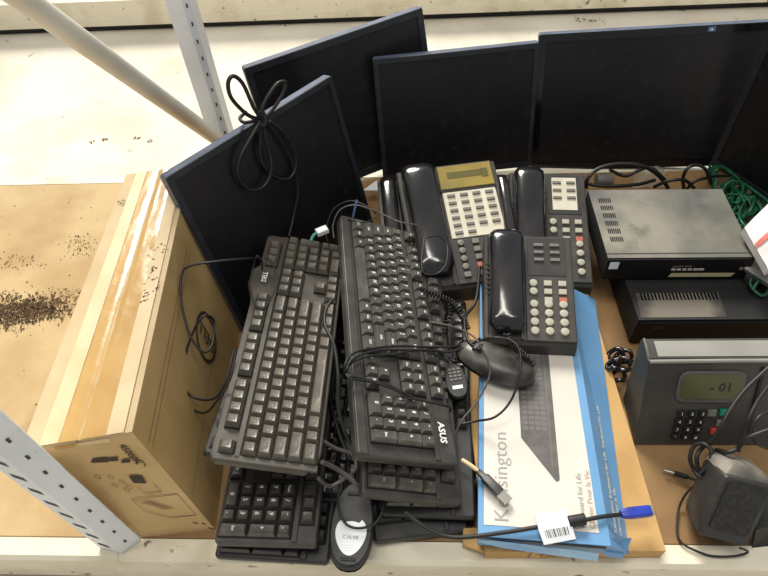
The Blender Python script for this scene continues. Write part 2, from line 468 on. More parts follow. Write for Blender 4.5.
# ================================================================== MONITORS
def monitor(M, W, H, label, bez=.014, bot=.018, glossy=False, depth=.016, group=None):
    root = empty('computer_monitor', M, label, 'monitor', group)
    fm = 'glossy_bezel' if glossy else 'monitor_bezel'
    # frame as a ring with depth
    m = MB()
    o = rrect(0, 0, W, H, .004, 2); i_ = rrect(bez, bot, W - bez, H - bez, .0008, 2)
    L = [[(x, y, -depth) for x, y in o], [(x, y, -.0015) for x, y in o], [(x + (W / 2 - x) * .006, y + (H / 2 - y) * .006, 0) for x, y in o],
         [(x, y, 0) for x, y in i_], [(x, y, -.0028) for x, y in i_]]
    m.loft(L[:2], 'monitor_edge', cap0=False, cap1=False)
    m.loft(L[1:], fm, cap0=False, cap1=False)
    m.build('bezel', root)
    m = MB(); m.quad([(bez, bot, -.0022), (W - bez, bot, -.0022), (W - bez, H - bez, -.0022), (bez, H - bez, -.0022)], 'monitor_screen')
    m.build('screen', root)
    m = MB(); a = rrect(0.001, 0.001, W - .001, H - .001, .004, 2); 
    s_ = lambda k, z: [(W / 2 + (x - W / 2) * k, H / 2 + (y - H / 2) * k, z) for x, y in a]
    m.loft([s_(1, -depth + .001), s_(.96, -depth - .005), s_(.8, -depth - .009), s_(.5, -depth - .010)][::-1], 'black_plastic', cap1=False)
    m.build('back_cover', root)
    return root
def shift(pos, deg, dy, k=1.):
    p = CAMP + (V(pos) - CAMP) * k
    M = pose(p, deg); return M @ TR(0, dy, 0)
M1 = shift((-.273, .5625, -.032), (76.557, .775, 50.36), .035)
mon1 = monitor(M1, .312, .295, 'black monitor leaning on the tall carton with a looped cable hung over its top edge', .010, .014)
M2 = shift((-.2391, .8461, .0235), (79.557, -3.38, 26.378), 0, 1.025)
monitor(M2, .327, .272, 'black monitor turned left behind the one with the looped cable', .012, .016)
M3 = pose((-.0671, .9266, .0085), (77.51, -.79, 6.146))
monitor(M3, .29, .235, 'black widescreen monitor behind the telephone with the yellow display', .009, .012)
M4 = pose((.2226, .9679, -.0072), (78.93, -3.3, -3.54))
m4 = monitor(M4, .40, .262, 'wide glossy black monitor behind the dusty video recorder', .013, .016, True)
# logo mark on M4 top bezel
m = MB(); m.quad([(.275, .252, .0003), (.287, .252, .0003), (.287, .260, .0003), (.275, .260, .0003)], 'bag_blue')
m.quad([(.278, .254, .0005), (.284, .254, .0005), (.281, .258, .0005)], 'logo_white'); m.build('logo', m4)
# M5 vertical panel facing left
p0 = at(709, 164, .03); p1 = at(768, 203, .03)
xd = (p1 - p0).normalized()
M5 = frame(p0 , xd, V((0, 0, 1)))
monitor(M5, .40, .30, 'black monitor standing on edge at the far right turned to face left', .012, .014)
M5n = M5

# looped cable over M1
m = MB()
def m1(x, y, z): return M1 @ V((x, y, z))
def m1px(px, py, off):
    """point on the monitor front plane under a pixel, lifted by off"""
    d = ray(px, py); n = (M1.to_3x3() @ V((0, 0, 1))); o = M1.translation + n * off
    t = (o - CAMP).dot(n) / d.dot(n); return CAMP + d * t
kn = (262, 118)
def lp(pts, off): return [m1px(x, y, off + o) for x, y, o in pts]
m.tube(lp([(264, 122, .012), (254, 108, .016), (243, 84, .02), (233, 76, .022), (228, 84, .02), (232, 99, .016), (248, 115, .012), (262, 120, .008)][::1], .0), .0028, 'cable_black')
m.tube(lp([(261, 121, .012), (264, 104, .016), (276, 85, .02), (285, 82, .018), (284, 92, .016), (274, 108, .012), (264, 120, .008)], .0), .0024, 'cable_black')
m.tube(lp([(262, 118, .010), (252, 136, .012), (241, 156, .010), (238, 174, .008), (248, 189, .008), (262, 188, .009), (270, 176, .01), (271, 160, .01), (266, 140, .01), (262, 118, .012)], .0), .0028, 'cable_black')
m.tube(lp([(264, 118, .008), (261, 135, .007), (260, 152, .006), (265, 168, .006), (278, 178, .006), (290, 178, .006), (296, 166, .006), (294, 150, .007), (285, 134, .008), (270, 121, .010)], .0), .0024, 'cable_black')
m.tube(lp([(266, 121, .006), (280, 138, .006), (292, 162, .005), (298, 190, .005), (294, 215, .005), (289, 236, .012)], .0), .0018, 'cable_black')
m.tube(lp([(262, 112, .012), (266, 120, .015), (263, 126, .012), (258, 120, .008), (262, 112, .012)], .0), .004, 'cable_black')
m.tube(lp([(262, 120, .008), (250, 122, .008), (243, 122, .004), (240, 118, -.012), (246, 112, -.02)], 0.0), .0026, 'cable_black')
tag(m.build('looped_cable'), 'thick black video cable tied in a bow of loops over the leaning monitor', 'cable')

# ================================================================== KEYBOARDS
NAV = [['In', 'Hm', 'PU'], ['De', 'En', 'PD']]
def layout():
    K = []; row = lambda s, x, y: [K.append((x + i, y, 1, 1, c)) for i, c in enumerate(s)]
    K.append((0, 0, 1, 1, 'Esc'))
    for g, x in enumerate((2, 6.5, 11)):
        for i in range(4): K.append((x + i, 0, 1, 1, 'F%d' % (g * 4 + i + 1)))
    row('`1234567890-=', 0, 1.5); K.append((13, 1.5, 2, 1, 'Bksp'))
    K.append((0, 2.5, 1.5, 1, 'Tab')); row('QWERTYUIOP[]', 1.5, 2.5); K.append((13.5, 2.5, 1.5, 1, '\\'))
    K.append((0, 3.5, 1.75, 1, 'Caps')); row("ASDFGHJKL;'", 1.75, 3.5); K.append((12.75, 3.5, 2.25, 1, 'Enter'))
    K.append((0, 4.5, 2.25, 1, 'Shift')); row('ZXCVBNM,./', 2.25, 4.5); K.append((12.25, 4.5, 2.75, 1, 'Shift'))
    x = 0
    for w, c in ((1.5, 'Ctrl'), (1, 'Wn'), (1.25, 'Alt'), (6.25, ''), (1.25, 'Alt'), (1, 'Wn'), (1.25, 'Mn'), (1.5, 'Ctrl')):
        K.append((x, 5.5, w, 1, c)); x += w
    for r in range(2):
        for i in range(3): K.append((15.35 + i, 1.5 + r, 1, 1, NAV[r][i]))
    K.append((16.35, 4.5, 1, 1, '^'))
    for i, c in enumerate('<v>'): K.append((15.35 + i, 5.5, 1, 1, c))
    NX = 18.7
    for i, c in enumerate(('Num', '/', '*', '-')): K.append((NX + i, 1.5, 1, 1, c))
    for r, s in enumerate(('789', '456', '123')): 
        for i, c in enumerate(s): K.append((NX + i, 2.5 + r, 1, 1, c))
    K.append((NX, 5.5, 2, 1, '0')); K.append((NX + 2, 5.5, 1, 1, '.'))
    K.append((NX + 3, 2.5, 1, 2, '+')); K.append((NX + 3, 4.5, 1, 2, 'Ent'))
    return K
PRT = [(15.35 + i, 0, 1, 1, c) for i, c in enumerate(('Prt', 'Scr', 'Brk'))]
MED = [(18.7 + i, 0, 1, 1, c) for i, c in enumerate(('', '', ''))]
NAMES = {'Shift': 'shift_key', 'Enter': 'enter_key', 'Ent': 'enter_key', 'Bksp': 'backspace_key', 'Caps': 'caps_lock_key', 'Tab': 'tab_key', '': 'key', 'Ctrl': 'control_key', 'Alt': 'alt_key'}
_KM = {}
def keymesh(w, d, h, leg, km, lm, corner=False, lsize=.0042):
    k = (round(w, 5), round(d, 5), h, leg, km, lm)
    if k in _KM: return _KM[k]
    m = MB(); g = .0006
    a, c = w / 2 - g, d / 2 - g
    def rc(x, yb, yt, z): return [(-x, yb, z), (x, yb, z), (x, yt, z), (-x, yt, z)]
    ix = .0023; b0 = .0032; b1 = .0013
    L = [rc(a, -c, c, 0), rc(a - .0002, -c + .0002, c - .0002, h * .25), rc(a - ix, -c + b0, c - b1, h - .0005), rc(a - ix - .0005, -c + b0 + .0005, c - b1 - .0005, h)]
    m.loft(L, km, cap0=False, cap1=False)
    T_ = L[-1]; n = len(T_)
    cv = [(x * .55, (y - .0007) * .55 + .0007, h - .0005) for x, y, z in T_]
    m.loft([T_, cv], km, True, cap0=False)
    if leg and lm:
        s = lsize if len(leg) == 1 else min(lsize * .62, .0046)
        m.text(leg, TR(-a * .2 if len(leg) == 1 and w < .03 else 0, .0010, h + .0001), s, lm, .95, 'C', .03)
    _KM[k] = m.mesh('key'); return _KM[k]
KMLAST = {}
def keyboard(M, L, W, label, case, key, legm, mL=(.006, .006), mW=(.006, .006), logo=None, thick=.016, kh=.0075, extra=(), group='keyboards in the pile',
             notch=False, bulge=False, lsize=.0042, strip=False, skip=None, T0=.010):
    """M: frame at the near-left corner with x across, y away, top face at z=0 (pose already turned to keyboard axes)."""
    root = empty('keyboard', M, label, 'keyboard', group)
    x0, x1, y0, y1 = -L / 2, L / 2, -W / 2, W / 2
    if notch:
        poly = [(x0 + .004, y0 + .012), (x0 + .012, y0 + .008), (x0 + .02, y0 + .001), (x0 + .028, y0), (x1 - .028, y0), (x1 - .02, y0 + .001), (x1 - .012, y0 + .008), (x1 - .004, y0 + .010), (x1, y0 + .016), (x1, y1 - .006), (x1 - .006, y1)]
        if bulge: poly += [(x1 - .072, y1), (x1 - .082, y1 + .008), (x1 - .112, y1 + .010), (x1 - .135, y1 + .002), (x1 - .15, y1)]
        poly += [(x0 + .006, y1), (x0, y1 - .006), (x0, y0 + .016)]
    else: poly = rrect(x0, y0, x1, y1, .005, 3)
    m = MB(); m.prism(poly, -thick, -.004, case, .0025)
    if strip:   # raised palm edge along the front
        m.prism([(x0 + .002, y0 + .001), (x1 - .002, y0 + .001), (x1 - .002, y0 + mW[0] - .004), (x0 + .002, y0 + mW[0] - .004)], -.006, -.001, case, .0015)
    KX = L - mL[0] - mL[1]; KY = W - mW[0] - mW[1]; u = KX / 22.7; v = KY / 6.5
    ox = x0 + mL[0]; oy = y1 - mW[1]
    # raised frame around the key groups
    m.box((x0 + .5 * mL[0], 0, -.003), (mL[0], W - .006, .004), case, .001) if mL[0] > .003 else None
    m.box((0, oy - v * 1.25, -.0028), (L - .006, v * .38, .0036), case, .0008)
    if logo:
        t, lx, ly, s, rot, lm = logo
        m.text(t, TR(lx, ly, -.0006) @ RZ(rot), s, lm, 1.0, 'C', .03)
    m.build('case', root)
    wl = MB()
    ex = [(0, 0, 1, 1), (2, 0, 4, 1), (6.5, 0, 4, 1), (11, 0, 4, 1), (0, 1.5, 15, 5), (15.35, 1.5, 3, 2), (16.35, 4.5, 1, 1), (15.35, 5.5, 3, 1), (18.7, 1.5, 4, 5)]
    if PRT[0] in extra: ex.append((15.35, 0, 3, 1))
    if MED[0] in extra: ex.append((18.7, 0, 3, 1))
    for (kx, ky, w, d) in ex:
        wl.box((ox + (kx + w / 2) * u, oy - (ky + d / 2) * v, -.0030), (w * u + .0008, d * v + .0008, .0028), 'key_well')
    wl.build('key_well', root)
    ks = layout() + list(extra); cnt = 0
    for (kx, ky, w, d, leg) in ks:
        if skip and skip(kx, ky): continue
        if notch and leg == 'Esc': pass
        me = keymesh(w * u, d * v, kh, leg, key, legm, lsize=lsize)
        nm = 'space_bar' if w > 5 else NAMES.get(leg, 'key')
        o = bpy.data.objects.new(nm, me); COL.objects.link(o); o.parent = root
        o.location = (ox + (kx + w / 2) * u, oy - (ky + d / 2) * v, -.0022)
    return root, u, v, ox, oy
def kbM(pos, deg, W, L, up_left=True):
    return pose(pos, deg) @ TR(W / 2, L / 2, 0) @ RZ(PI / 2 if up_left else -PI / 2)
MD = kbM((-.234, .2847, .1681), (-6.56, 14.54, -1.544), .124, .395)
dell, *_ = keyboard(MD, .395, .124, 'dusty brownish keyboard with a DELL logo, uppermost on the left of the pile', 'dell_case', 'dell_key', 'legend_dim',
         (.008, .006), (.005, .008), ('DELL', .395 / 2 - .099, .124 / 2 - .011, .0095, 0, 'logo_white'), extra=MED, notch=True, bulge=True, lsize=.0036, kh=.009)
MA = kbM((-.0709, .2979, .1498), (-1.04, 26.14, 6.715), .133, .40, False)
asus, au, av, aox, aoy = keyboard(MA, .40, .133, 'charcoal keyboard with an ASUS logo, uppermost on the right of the pile', 'asus_case', 'asus_key', 'legend',
         (.005, .017), (.018, .008), ('ASUS', .40 / 2 - .040, .133 / 2 - .0175, .0125, 0, 'logo_white'), extra=PRT, lsize=.0072, strip=True, thick=.02, kh=.0075)
# keyboards below
def kbflat(NL, NR, L, W, dz=0., yaw_from=None):
    x = (NR - NL).normalized(); y = V((0, 0, 1)).cross(x); y.normalize(); y = (y + V((0, 0, dz))).normalized()
    return frame(NL, x, y) @ TR(W / 2, L / 2, 0) @ RZ(-PI / 2)
NL, NR = at(212.6, 542, .052), at(314, 545, .052)
keyboard(kbflat(NL, NR, .39, .124), .39, .124, 'brownish black keyboard with bold white legends, its number pad poking out below the DELL keyboard', 'dusty_case', 'dusty_key', 'legend',
         (.005, .007), (.004, .005), extra=PRT + MED, lsize=.0075, thick=.018)
NL, NR = at(213, 556, .022), at(328, 563, .022)
keyboard(kbflat(NL, NR, .40, .142), .40, .142, 'flat black keyboard with white legends, lowest of the stack at the bottom left', 'black_case', 'black_key', 'legend',
         (.005, .005), (.006, .006), extra=PRT + MED, lsize=.008, thick=.015)
NL, NR = at(363, 493, .106), at(464, 511, .058)
keyboard(frame(NL, NR - NL, V((0, 1, .02))) @ RZ(math.radians(4)) @ TR(.064, .19, 0) @ RZ(-PI / 2), .38, .128, 'scuffed black keyboard with rounded corners directly beneath the ASUS keyboard', 'dusty_case', 'dusty_key', 'legend_dim',
         (.005, .008), (.006, .010), notch=False, extra=PRT + MED, lsize=.006, kh=.008, thick=.02)
NL, NR = at(374, 537, .022), at(466, 534, .018)
keyboard(kbflat(NL, NR, .36, .118) @ TR(.18, 0, 0) @ RZ(math.radians(5)) @ TR(-.18, 0, 0), .36, .118, 'black keyboard lying on the deck, lowest below the ASUS keyboard', 'black_case', 'black_key', 'legend_dim',
         (.022, .02), (.006, .006), lsize=.0045, thick=.016)
NL, NR = at(380, 514, .040), at(476, 517, .040)
keyboard(kbflat(NL, NR, .34, (NR - NL).length), .34, (NR - NL).length, 'black keyboard sticking out right from beneath the scuffed one, beside the blue box', 'black_case', 'dusty_key', 'legend_dim',
         (.008, .010), (.006, .007), lsize=.0045, thick=.015, kh=.007)
Mg = MD @ TR(-.1925, 0, 0) @ TR(.008, .014, -.028) @ RZ(-.075) @ TR(.19, 0, 0)
keyboard(Mg, .37, .122, 'black keyboard whose edge shows along the left underside of the DELL keyboard', 'black_case', 'dusty_key', 'legend_dim',
         (.006, .006), (.005, .006), lsize=.0045, thick=.015, kh=.006)

NL, NR = at(318, 500, .024), at(366, 503, .024)
keyboard(kbflat(NL, NR, .36, .10), .36, .10, 'black filler keyboard added to darken the shadowed gap behind the upturned mouse', 'matte_black', 'black_key', 'legend_dim', (.006, .006), (.005, .006), lsize=.004, thick=.016, kh=.006)  # added filler: its black stands in for the deep shade in this gap
# cord wrapped round the ASUS keyboard
def plane_pt(M, px, py, off):
    d = ray(px, py); n = (M.to_3x3() @ V((0, 0, 1))); o = M.translation + n * off
    t = (o - CAMP).dot(n) / d.dot(n); return CAMP + d * t
def pa(l, off=0.): return [plane_pt(MA, x, y, .006 + o + off) for x, y, o in l]
m = MB()
R_ = .0016
m.tube(pa([(347, 378, -.012), (345, 365, .004), (354, 353, .004), (375, 348, .003), (400, 346, .003), (425, 347, .003), (450, 347, .004), (468, 345, .006)]), R_, 'cable_black')
m.tube(pa([(347, 376, -.012), (347, 366, .004), (358, 356, .005), (380, 350, .004), (405, 350, .004), (430, 350, .004), (448, 352, .002), (470, 345, .01), (480, 338, .012)]), R_, 'cable_black')
m.tube(pa([(344, 374, -.012), (346, 370, .002), (353, 362, .004), (370, 356, .003), (395, 354, .003), (420, 350, .003), (440, 357, .001), (448, 362, -.006)]), R_, 'cable_black')
m.tube(pa([(345, 372, -.004), (350, 376, .004), (368, 380, .003), (390, 386, .004), (410, 396, .003), (424, 401, .003), (449, 407, .002), (450, 412, -.008)]), R_, 'cable_black')
m.tube(pa([(346, 375, .002), (352, 379, .004), (372, 382, .004), (395, 390, .004), (408, 398, .003), (422, 400, .004)]), R_, 'cable_black')
ch(m, 'cord', asus)
def cable(pts, r, mt, name, label, parts=(), n=8, sub=6, group=None):
    m = MB(); m.tube(pts, r, mt, n, sub)
    for p in parts: p(m)
    return tag(m.build(name), label, 'cable', group)
cable([V(p) for p in pa([(468, 345, .004)])] + [at(x, y, z) for x, y, z in ((490, 338, .125), (510, 340, .13), (520, 352, .13), (519, 378, .12), (510, 402, .10), (495, 417, .09), (477, 421, .075), (462, 424, .07))], .0016, 'cable_black', 'mouse_cable',
      'thin black cable arching from the ASUS keyboard over the white edge of the blue box')
cable([at(x, y, z) for x, y, z in ((430, 322, .09), (450, 326, .10), (470, 334, .12), (480, 345, .125), (490, 372, .11), (478, 400, .095), (462, 420, .09), (455, 434, .08))], .0013, 'cable_grey', 'thin_cable',
      'thin grey cable looping down between the two mice')

# ================================================================== CABLES LEFT
cable([at(x, y, z) for x, y, z in ((258, 258, .17), (240, 259, .20), (212, 262, .215), (190, 266, .215), (182, 274, .21), (181, 300, .20), (190, 335, .18), (203, 352, .165), (212, 345, .16), (214, 325, .16), (212, 318, .17), (204, 316, .18), (194, 330, .17), (184, 360, .15), (183, 385, .14), (195, 398, .13), (215, 398, .14), (226, 380, .155), (234, 350, .16))], .0016, 'cable_black', 'mouse_cable',
      'thin grey cable sagging in a long loop along the side of the tall carton')
cable([at(x, y, z) for x, y, z in ((236, 350, .18), (232, 372, .17), (226, 388, .16), (216, 402, .15), (207, 412, .13), (196, 411, .11), (184, 400, .10), (176, 380, .10), (174, 352, .12), (180, 330, .13))], .0014, 'cable_black', 'thin_cable',
      'thin black cable hanging beside the left edge of the DELL keyboard')
m = MB(); m.tube([at(x, y, z) for x, y, z in ((262, 270, .155), (262, 262, .17), (257, 256, .18), (253, 268, .165), (250, 285, .155), (254, 302, .15), (262, 310, .155), (270, 300, .16), (276, 282, .16), (272, 262, .165), (264, 258, .17))], .0013, 'cable_black')
tag(m.build('thin_cable'), 'thin black cable coiled over the DELL logo corner of the left keyboard', 'cable')
cable([at(x, y, z) for x, y, z in ((332, 300, .19), (326, 310, .195), (325, 325, .20), (334, 345, .20), (338, 375, .19), (338, 405, .17), (344, 430, .15), (352, 445, .13))], .0022, 'cable_black', 'keyboard_cable',
      'black cable running down the gap between the DELL and ASUS keyboards')
cable([at(x, y, z) for x, y, z in ((318, 478, .12), (330, 486, .09), (345, 478, .09), (356, 468, .10), (352, 455, .10), (335, 448, .11), (322, 440, .12))], .0024, 'cable_grey', 'keyboard_cable',
      'grey cable looped beside the lower right corner of the DELL keyboard')
cable([at(x, y, z) for x, y, z in ((322, 462, .13), (335, 468, .11), (350, 478, .10), (358, 486, .09), (366, 490, .07))], .0028, 'cable_grey', 'keyboard_cable',
      'thick grey cable crossing the dark gap above the upturned mouse')
cable([at(x, y, z) for x, y, z in ((340, 300, .05), (336, 340, .06), (330, 390, .06), (338, 430, .06), (350, 460, .05))], .0026, 'cable_black', 'keyboard_cable',
      'black cable lying deep in the gap between the two uppermost keyboards')
cable([at(x, y, z) for x, y, z in ((334, 238, .14), (333, 225, .15), (340, 210, .165), (355, 205, .17), (372, 210, .165), (384, 215, .16), (400, 222, .17), (418, 225, .16))], .0011, 'cable_grey', 'thin_cable',
      'thin grey wire draped across the far end of the ASUS keyboard')
cable([at(x, y, z) for x, y, z in ((330, 248, .14), (326, 232, .13), (333, 210, .15), (350, 201, .16), (368, 207, .16), (376, 216, .15), (366, 222, .16), (352, 220, .16))], .0011, 'cable_black', 'thin_cable',
      'thin black wire bunched at the top left corner of the ASUS keyboard')
m = MB(); m.tube([at(357, 200, .19), at(355, 208, .18), at(353, 217, .165)], .0018, 'bag_blue'); tag(m.build('wire_tip'), 'short bluish wire end sticking up behind the ASUS keyboard', 'wire')
# white plug
M = frame(at(322, 231, .15), at(332, 227, .15) - at(322, 231, .15), V((0, 1, 0)))
pl = empty('plug', M, 'white plastic plug with a teal tip lying at the far end of the DELL keyboard', 'plug')
m = MB(); m.box((0, 0, 0), (.018, .012, .009), 'plug_white', .0015); m.build('plug_body', pl)
m = MB(); m.tube([(-.009, 0, 0), (-.016, -.003, 0), (-.022, -.008, -.003)], .0025, 'plug_teal'); m.build('plug_tip', pl, 'teal tip')
m = MB(); a, b_, c_ = at(363, 191, .03), at(377, 181, .03), at(378, 191, .03)
m.add([tuple(a), tuple(c_), tuple(b_), tuple(a + V((0, 0, .002))), tuple(c_ + V((0, 0, .002))), tuple(b_ + V((0, 0, .002)))], [(0, 1, 2), (5, 4, 3), (0, 3, 4, 1), (1, 4, 5, 2), (2, 5, 3, 0)], 'label_white')
tag(m.build('paper_scrap'), 'small white paper scrap below the middle monitor, left of the telephones', 'paper')

# ================================================================== MICE
def mouse(M, L, W, H, label, cat='computer mouse', flip=False, body='dark_plastic', top='black_plastic', sticker=None, wheel=True, group=None):
    root = empty('computer_mouse', M, label, cat, group)
    def sec(t, k, zz):
        pts = []; n = 24
        return pts
    def outline(k, grow=0.):
        n = 28; out = []
        for i in range(n):
            a = 2 * PI * i / n; y = math.sin(a) * L / 2; x = math.cos(a) * W / 2 * (1 - .10 * math.sin(a)) * (1 + .05 * math.cos(2 * a))
            sx = abs(math.cos(a)) ** .8 * (1 if math.cos(a) >= 0 else -1)
            x = sx * W / 2 * (1 - .07 * math.sin(a))
            out.append((x * k, y * (1 - (1 - k) * .8)))
        return out
    prof = [(.90, 0), (1.0, .12), (1.0, .35), (.93, .6), (.78, .8), (.55, .94), (.28, 1.0), (.06, 1.01)]
    m = MB()
    L_ = []
    for k, z in prof[:3]: L_.append([(x, y, z * H) for x, y in outline(k)])
    m.loft(L_, body, True, cap1=False); m.build('mouse_base', root)
    m = MB(); L_ = []
    for k, z in prof[2:]: L_.append([(x, y - .004 * z, z * H * (1 - .25 * (y / L + .2 if y > -.2 * L else 0))) for x, y in outline(k)])
    m.loft(L_, top, True, cap0=False); shell = m.build('mouse_shell', root)
    if wheel:
        m = MB(); m.M = TR(0, L * .25, H * .82) @ RY(PI / 2); m.cyl((0, 0, -.003), .007, .006, 'cable_grey', 16, .001); m.build('scroll_wheel', shell)
    if sticker: sticker(root)
    return root
def sticker(root):
    m = MB(); n = 32; pts = []
    for i in range(n):
        a = 2 * PI * i / n; x = .0185 * math.cos(a) * (1 + .22 * math.sin(a)); y = .023 * math.sin(a)
        if math.sin(a) > .9: y -= .006
        pts.append((-x, y - .015, -.0006))
    m.add(pts, [tuple(range(n))], 'label_white')
    m.text('C UL CE', TR(0, -.017, -.0009) @ RY(PI), .0052, 'ink', 1., 'C')
    for k in range(4): m.text('- -- ---', TR(0, -.007 + -.0 * k + (.003 if k == 0 else -.016 - .003 * k), -.0009) @ RY(PI), .004, 'ink_grey', 1., 'C')
    m.build('sticker', root, 'white certification label')
    m = MB()
    for x, y in ((0, .036), (0, -.042)):
        m = MB(); m.box((x, y, -.0006), (.018, .004, .0012), 'matte_black', .0004); m.build('glide_foot', root)
c = at(352, 523, .045)
mouse(Matrix.Translation(c) @ RZ(math.radians(-3)) @ RY(PI), .105, .054, .030, 'upturned black mouse showing a white underside label at the front edge of the shelf', sticker=sticker, wheel=False)
cable([at(x, y, z) for x, y, z in ((385, 500, .06), (378, 520, .06), (362, 528, .055), (346, 524, .055), (338, 505, .06), (341, 485, .08), (350, 468, .10))], .0016, 'cable_black', 'mouse_cable', 'black cable curled over the upturned mouse')
# mouse on the blue box
a = at(462, 346, .088); bq = at(528, 374, .078); ax = (a - bq).normalized()
M = frame((a + bq) / 2 + V((0, 0, -.014)), ax.cross(V((0, 0, 1))), ax)
mo = mouse(M, .112, .056, .025, 'dusty dark mouse lying on the blue keyboard box below the front telephone', body='black_plastic', top='mouse_top')
# small mouse underside
c = at(456, 380, .075)
def st2(root):
    m = MB(); m.quad([(-.007, -.013, -.0006), (-.007, -.008, -.0006), (.007, -.008, -.0006), (.007, -.013, -.0006)], 'label_white')
    for k in range(4):
        for j in range(3): m.box((-.006 + j * .006, .001 + k * .005, -.0006), (.004, .0028, .001), 'button_grey')
    m.build('sticker', root, 'grey printed underside label')
mouse(Matrix.Translation(c) @ RZ(math.radians(10)) @ RX(math.radians(8)) @ RY(PI), .052, .030, .020, 'small upturned mouse with a printed grey underside, beside the right edge of the ASUS keyboard', sticker=st2, wheel=False)

# ================================================================== BOXES ON THE RIGHT
z0 = .026
B1 = [at(486, 561, 0), at(666, 561, 0), at(600, 315, 0) , at(470, 315, 0)]
bl = at(486, 552, z0); br = at(666, 551, z0); fr = at(600, 332, z0); dirr = (fr - br).normalized(); fr = br + dirr * .40
fl = bl + dirr * .40
T1 = [bl, br, fr, fl]
root = empty('cardboard_box', Matrix.Translation(bl.lerp(fr, .5) * 1.), 'flat brown cardboard box underneath the blue and white keyboard box', 'box')
Bm = [V((p.x, p.y, 0.0005)) for p in T1]
m = MB(); m.hexa(Bm, T1, 'brown_carton'); 
q = (T1[1] - T1[0]); 
ft = lambda u, v: Bm[0].lerp(Bm[1], u).lerp(T1[0].lerp(T1[1], u), v) + V((0, -.0006, 0))
xq = q.normalized()
Mf = Matrix((xq, V((0, 0, 1)), xq.cross(V((0, 0, 1))))).transposed().to_4x4()
m.text('TAIWAN', Matrix.Translation(ft(.45, .42)) @ Mf, .016, 'ink_faded', 1., 'C', .03)
m.quad([ft(.245, .1), ft(.25, .1), ft(.26, .95), ft(.255, .95)], 'ink')
ch(m, 'carton_body', root)
m = MB(); a, b_, c_, d_ = at(463, 545, .012), at(486, 552, .016), at(486, 528, .018), at(463, 528, .014)
m.hexa([V((p.x, p.y, p.z - .008)) for p in (a, b_, c_, d_)], [a, b_, c_, d_], 'brown_carton'); ch(m, 'side_flap', root)

# Kensington box
zk = .060
kl = at(478, 536, zk); kr = at(611, 546, zk)
kd = (at(485, 376, zk) - kl).normalized(); kd2 = (at(576, 332, zk) - at(611, 546, zk)).normalized()
kL = .385
k3 = kr + V((.014, kL, 0)); k4 = kl + V((.030, kL, 0))
# side crease / bottom outer edge
sl = [at(629, 551, .030), at(608, 430, .030), at(594, 293, .030)]
root = empty('keyboard_box', Matrix.Translation(kl.lerp(k3, .5) - V((0, 0, .03))), 'blue and white Kensington keyboard box with a picture of a black keyboard', 'box')
Bk = [V((kl.x + .001, kl.y, .0275)), V((at(629, 551, .03).x, kr.y, .0275)), V((at(594, 293, .03).x + .0, k3.y, .0275)), V((k4.x, k4.y, .0275))]
Tk = [kl, kr, k3, k4]
m = MB(); m.hexa(Bk, Tk, 'box_blue')
def kf(u, v, o=.0006): return Tk[0].lerp(Tk[1], u).lerp(Tk[3].lerp(Tk[2], u), v) + V((0, 0, o))
m.quad([kf(.045, .035), kf(.925, .035), kf(.925, .98), kf(.045, .98)], 'box_white')
# picture of a keyboard
def kq(pts, mt, o): m.quad([kf(u, v, o) for u, v in pts], mt)
kq([(.37, .33), (.64, .185), (.665, .19), (.67, .2), (.70, .9), (.37, .9)], 'print_dark', .0010)
for i in range(26):
    for j in range(4):
        v = .36 + i * .0195; u = .395 + j * .055
        if v < .345 - (u - .37) * .5: continue
        kq([(u, v), (u + .042, v), (u + .042, v + .013), (u, v + .013)], 'print_key', .0012)
for i in range(6):
    v = .27 + i * .0195 ; u = .56
kq([(.615, .235), (.625, .23), (.650, .88), (.640, .88)], 'print_key', .0012)
kx = (kf(1, .3) - kf(0, .3)).normalized(); ky = (kf(.1, .9) - kf(.1, .1)).normalized(); 
kx = ky.cross(V((0, 0, 1))).normalized()
Mk = Matrix((ky, -kx, V((0, 0, 1)))).transposed().to_4x4()
Mk = Matrix.Identity(4); Mk.col[0][:3] = ky; Mk.col[1][:3] = -kx; Mk.col[2][:3] = V((0, 0, 1))
m.text('Kensington', Matrix.Translation(kf(.180, .045, .0011)) @ Mk, .0245, 'print_grey', 1.05, 'L', -.004)
m.text('Keyboard for Life', Matrix.Translation(kf(.81, .045, .0011)) @ Mk, .0092, 'print_grey', 1.02, 'L')
m.text('Clavier Pour la Vie', Matrix.Translation(kf(.88, .045, .0011)) @ Mk, .0092, 'print_red', 1.02, 'L')
# side text
s0 = Tk[1].lerp(Bk[1], .5); s1 = Tk[2].lerp(Bk[2], .5); sx = (s1 - s0).normalized(); sdn = (Bk[1] - Tk[1]); sn = sx.cross(-sdn.normalized()); 
sn = (-sdn).cross(sx).normalized(); 
if sn.z < 0: sn = -sn
sy = sn.cross(sx)
Ms = Matrix.Identity(4); Ms.col[0][:3] = sx; Ms.col[1][:3] = sy; Ms.col[2][:3] = sn
m.text('Kensington Keyboard for Life  Keyboard for Life', Matrix.Translation(s0 + sx * .018 + sn * .0006 + sy * .006) @ Ms, .0095, 'print_light', .9, 'L', .02)
m.text('Clavier Pour la Vie', Matrix.Translation(s0 + sx * .018 + sn * .0006 - sy * .006) @ Ms, .0085, 'print_light', .9, 'L', .02)
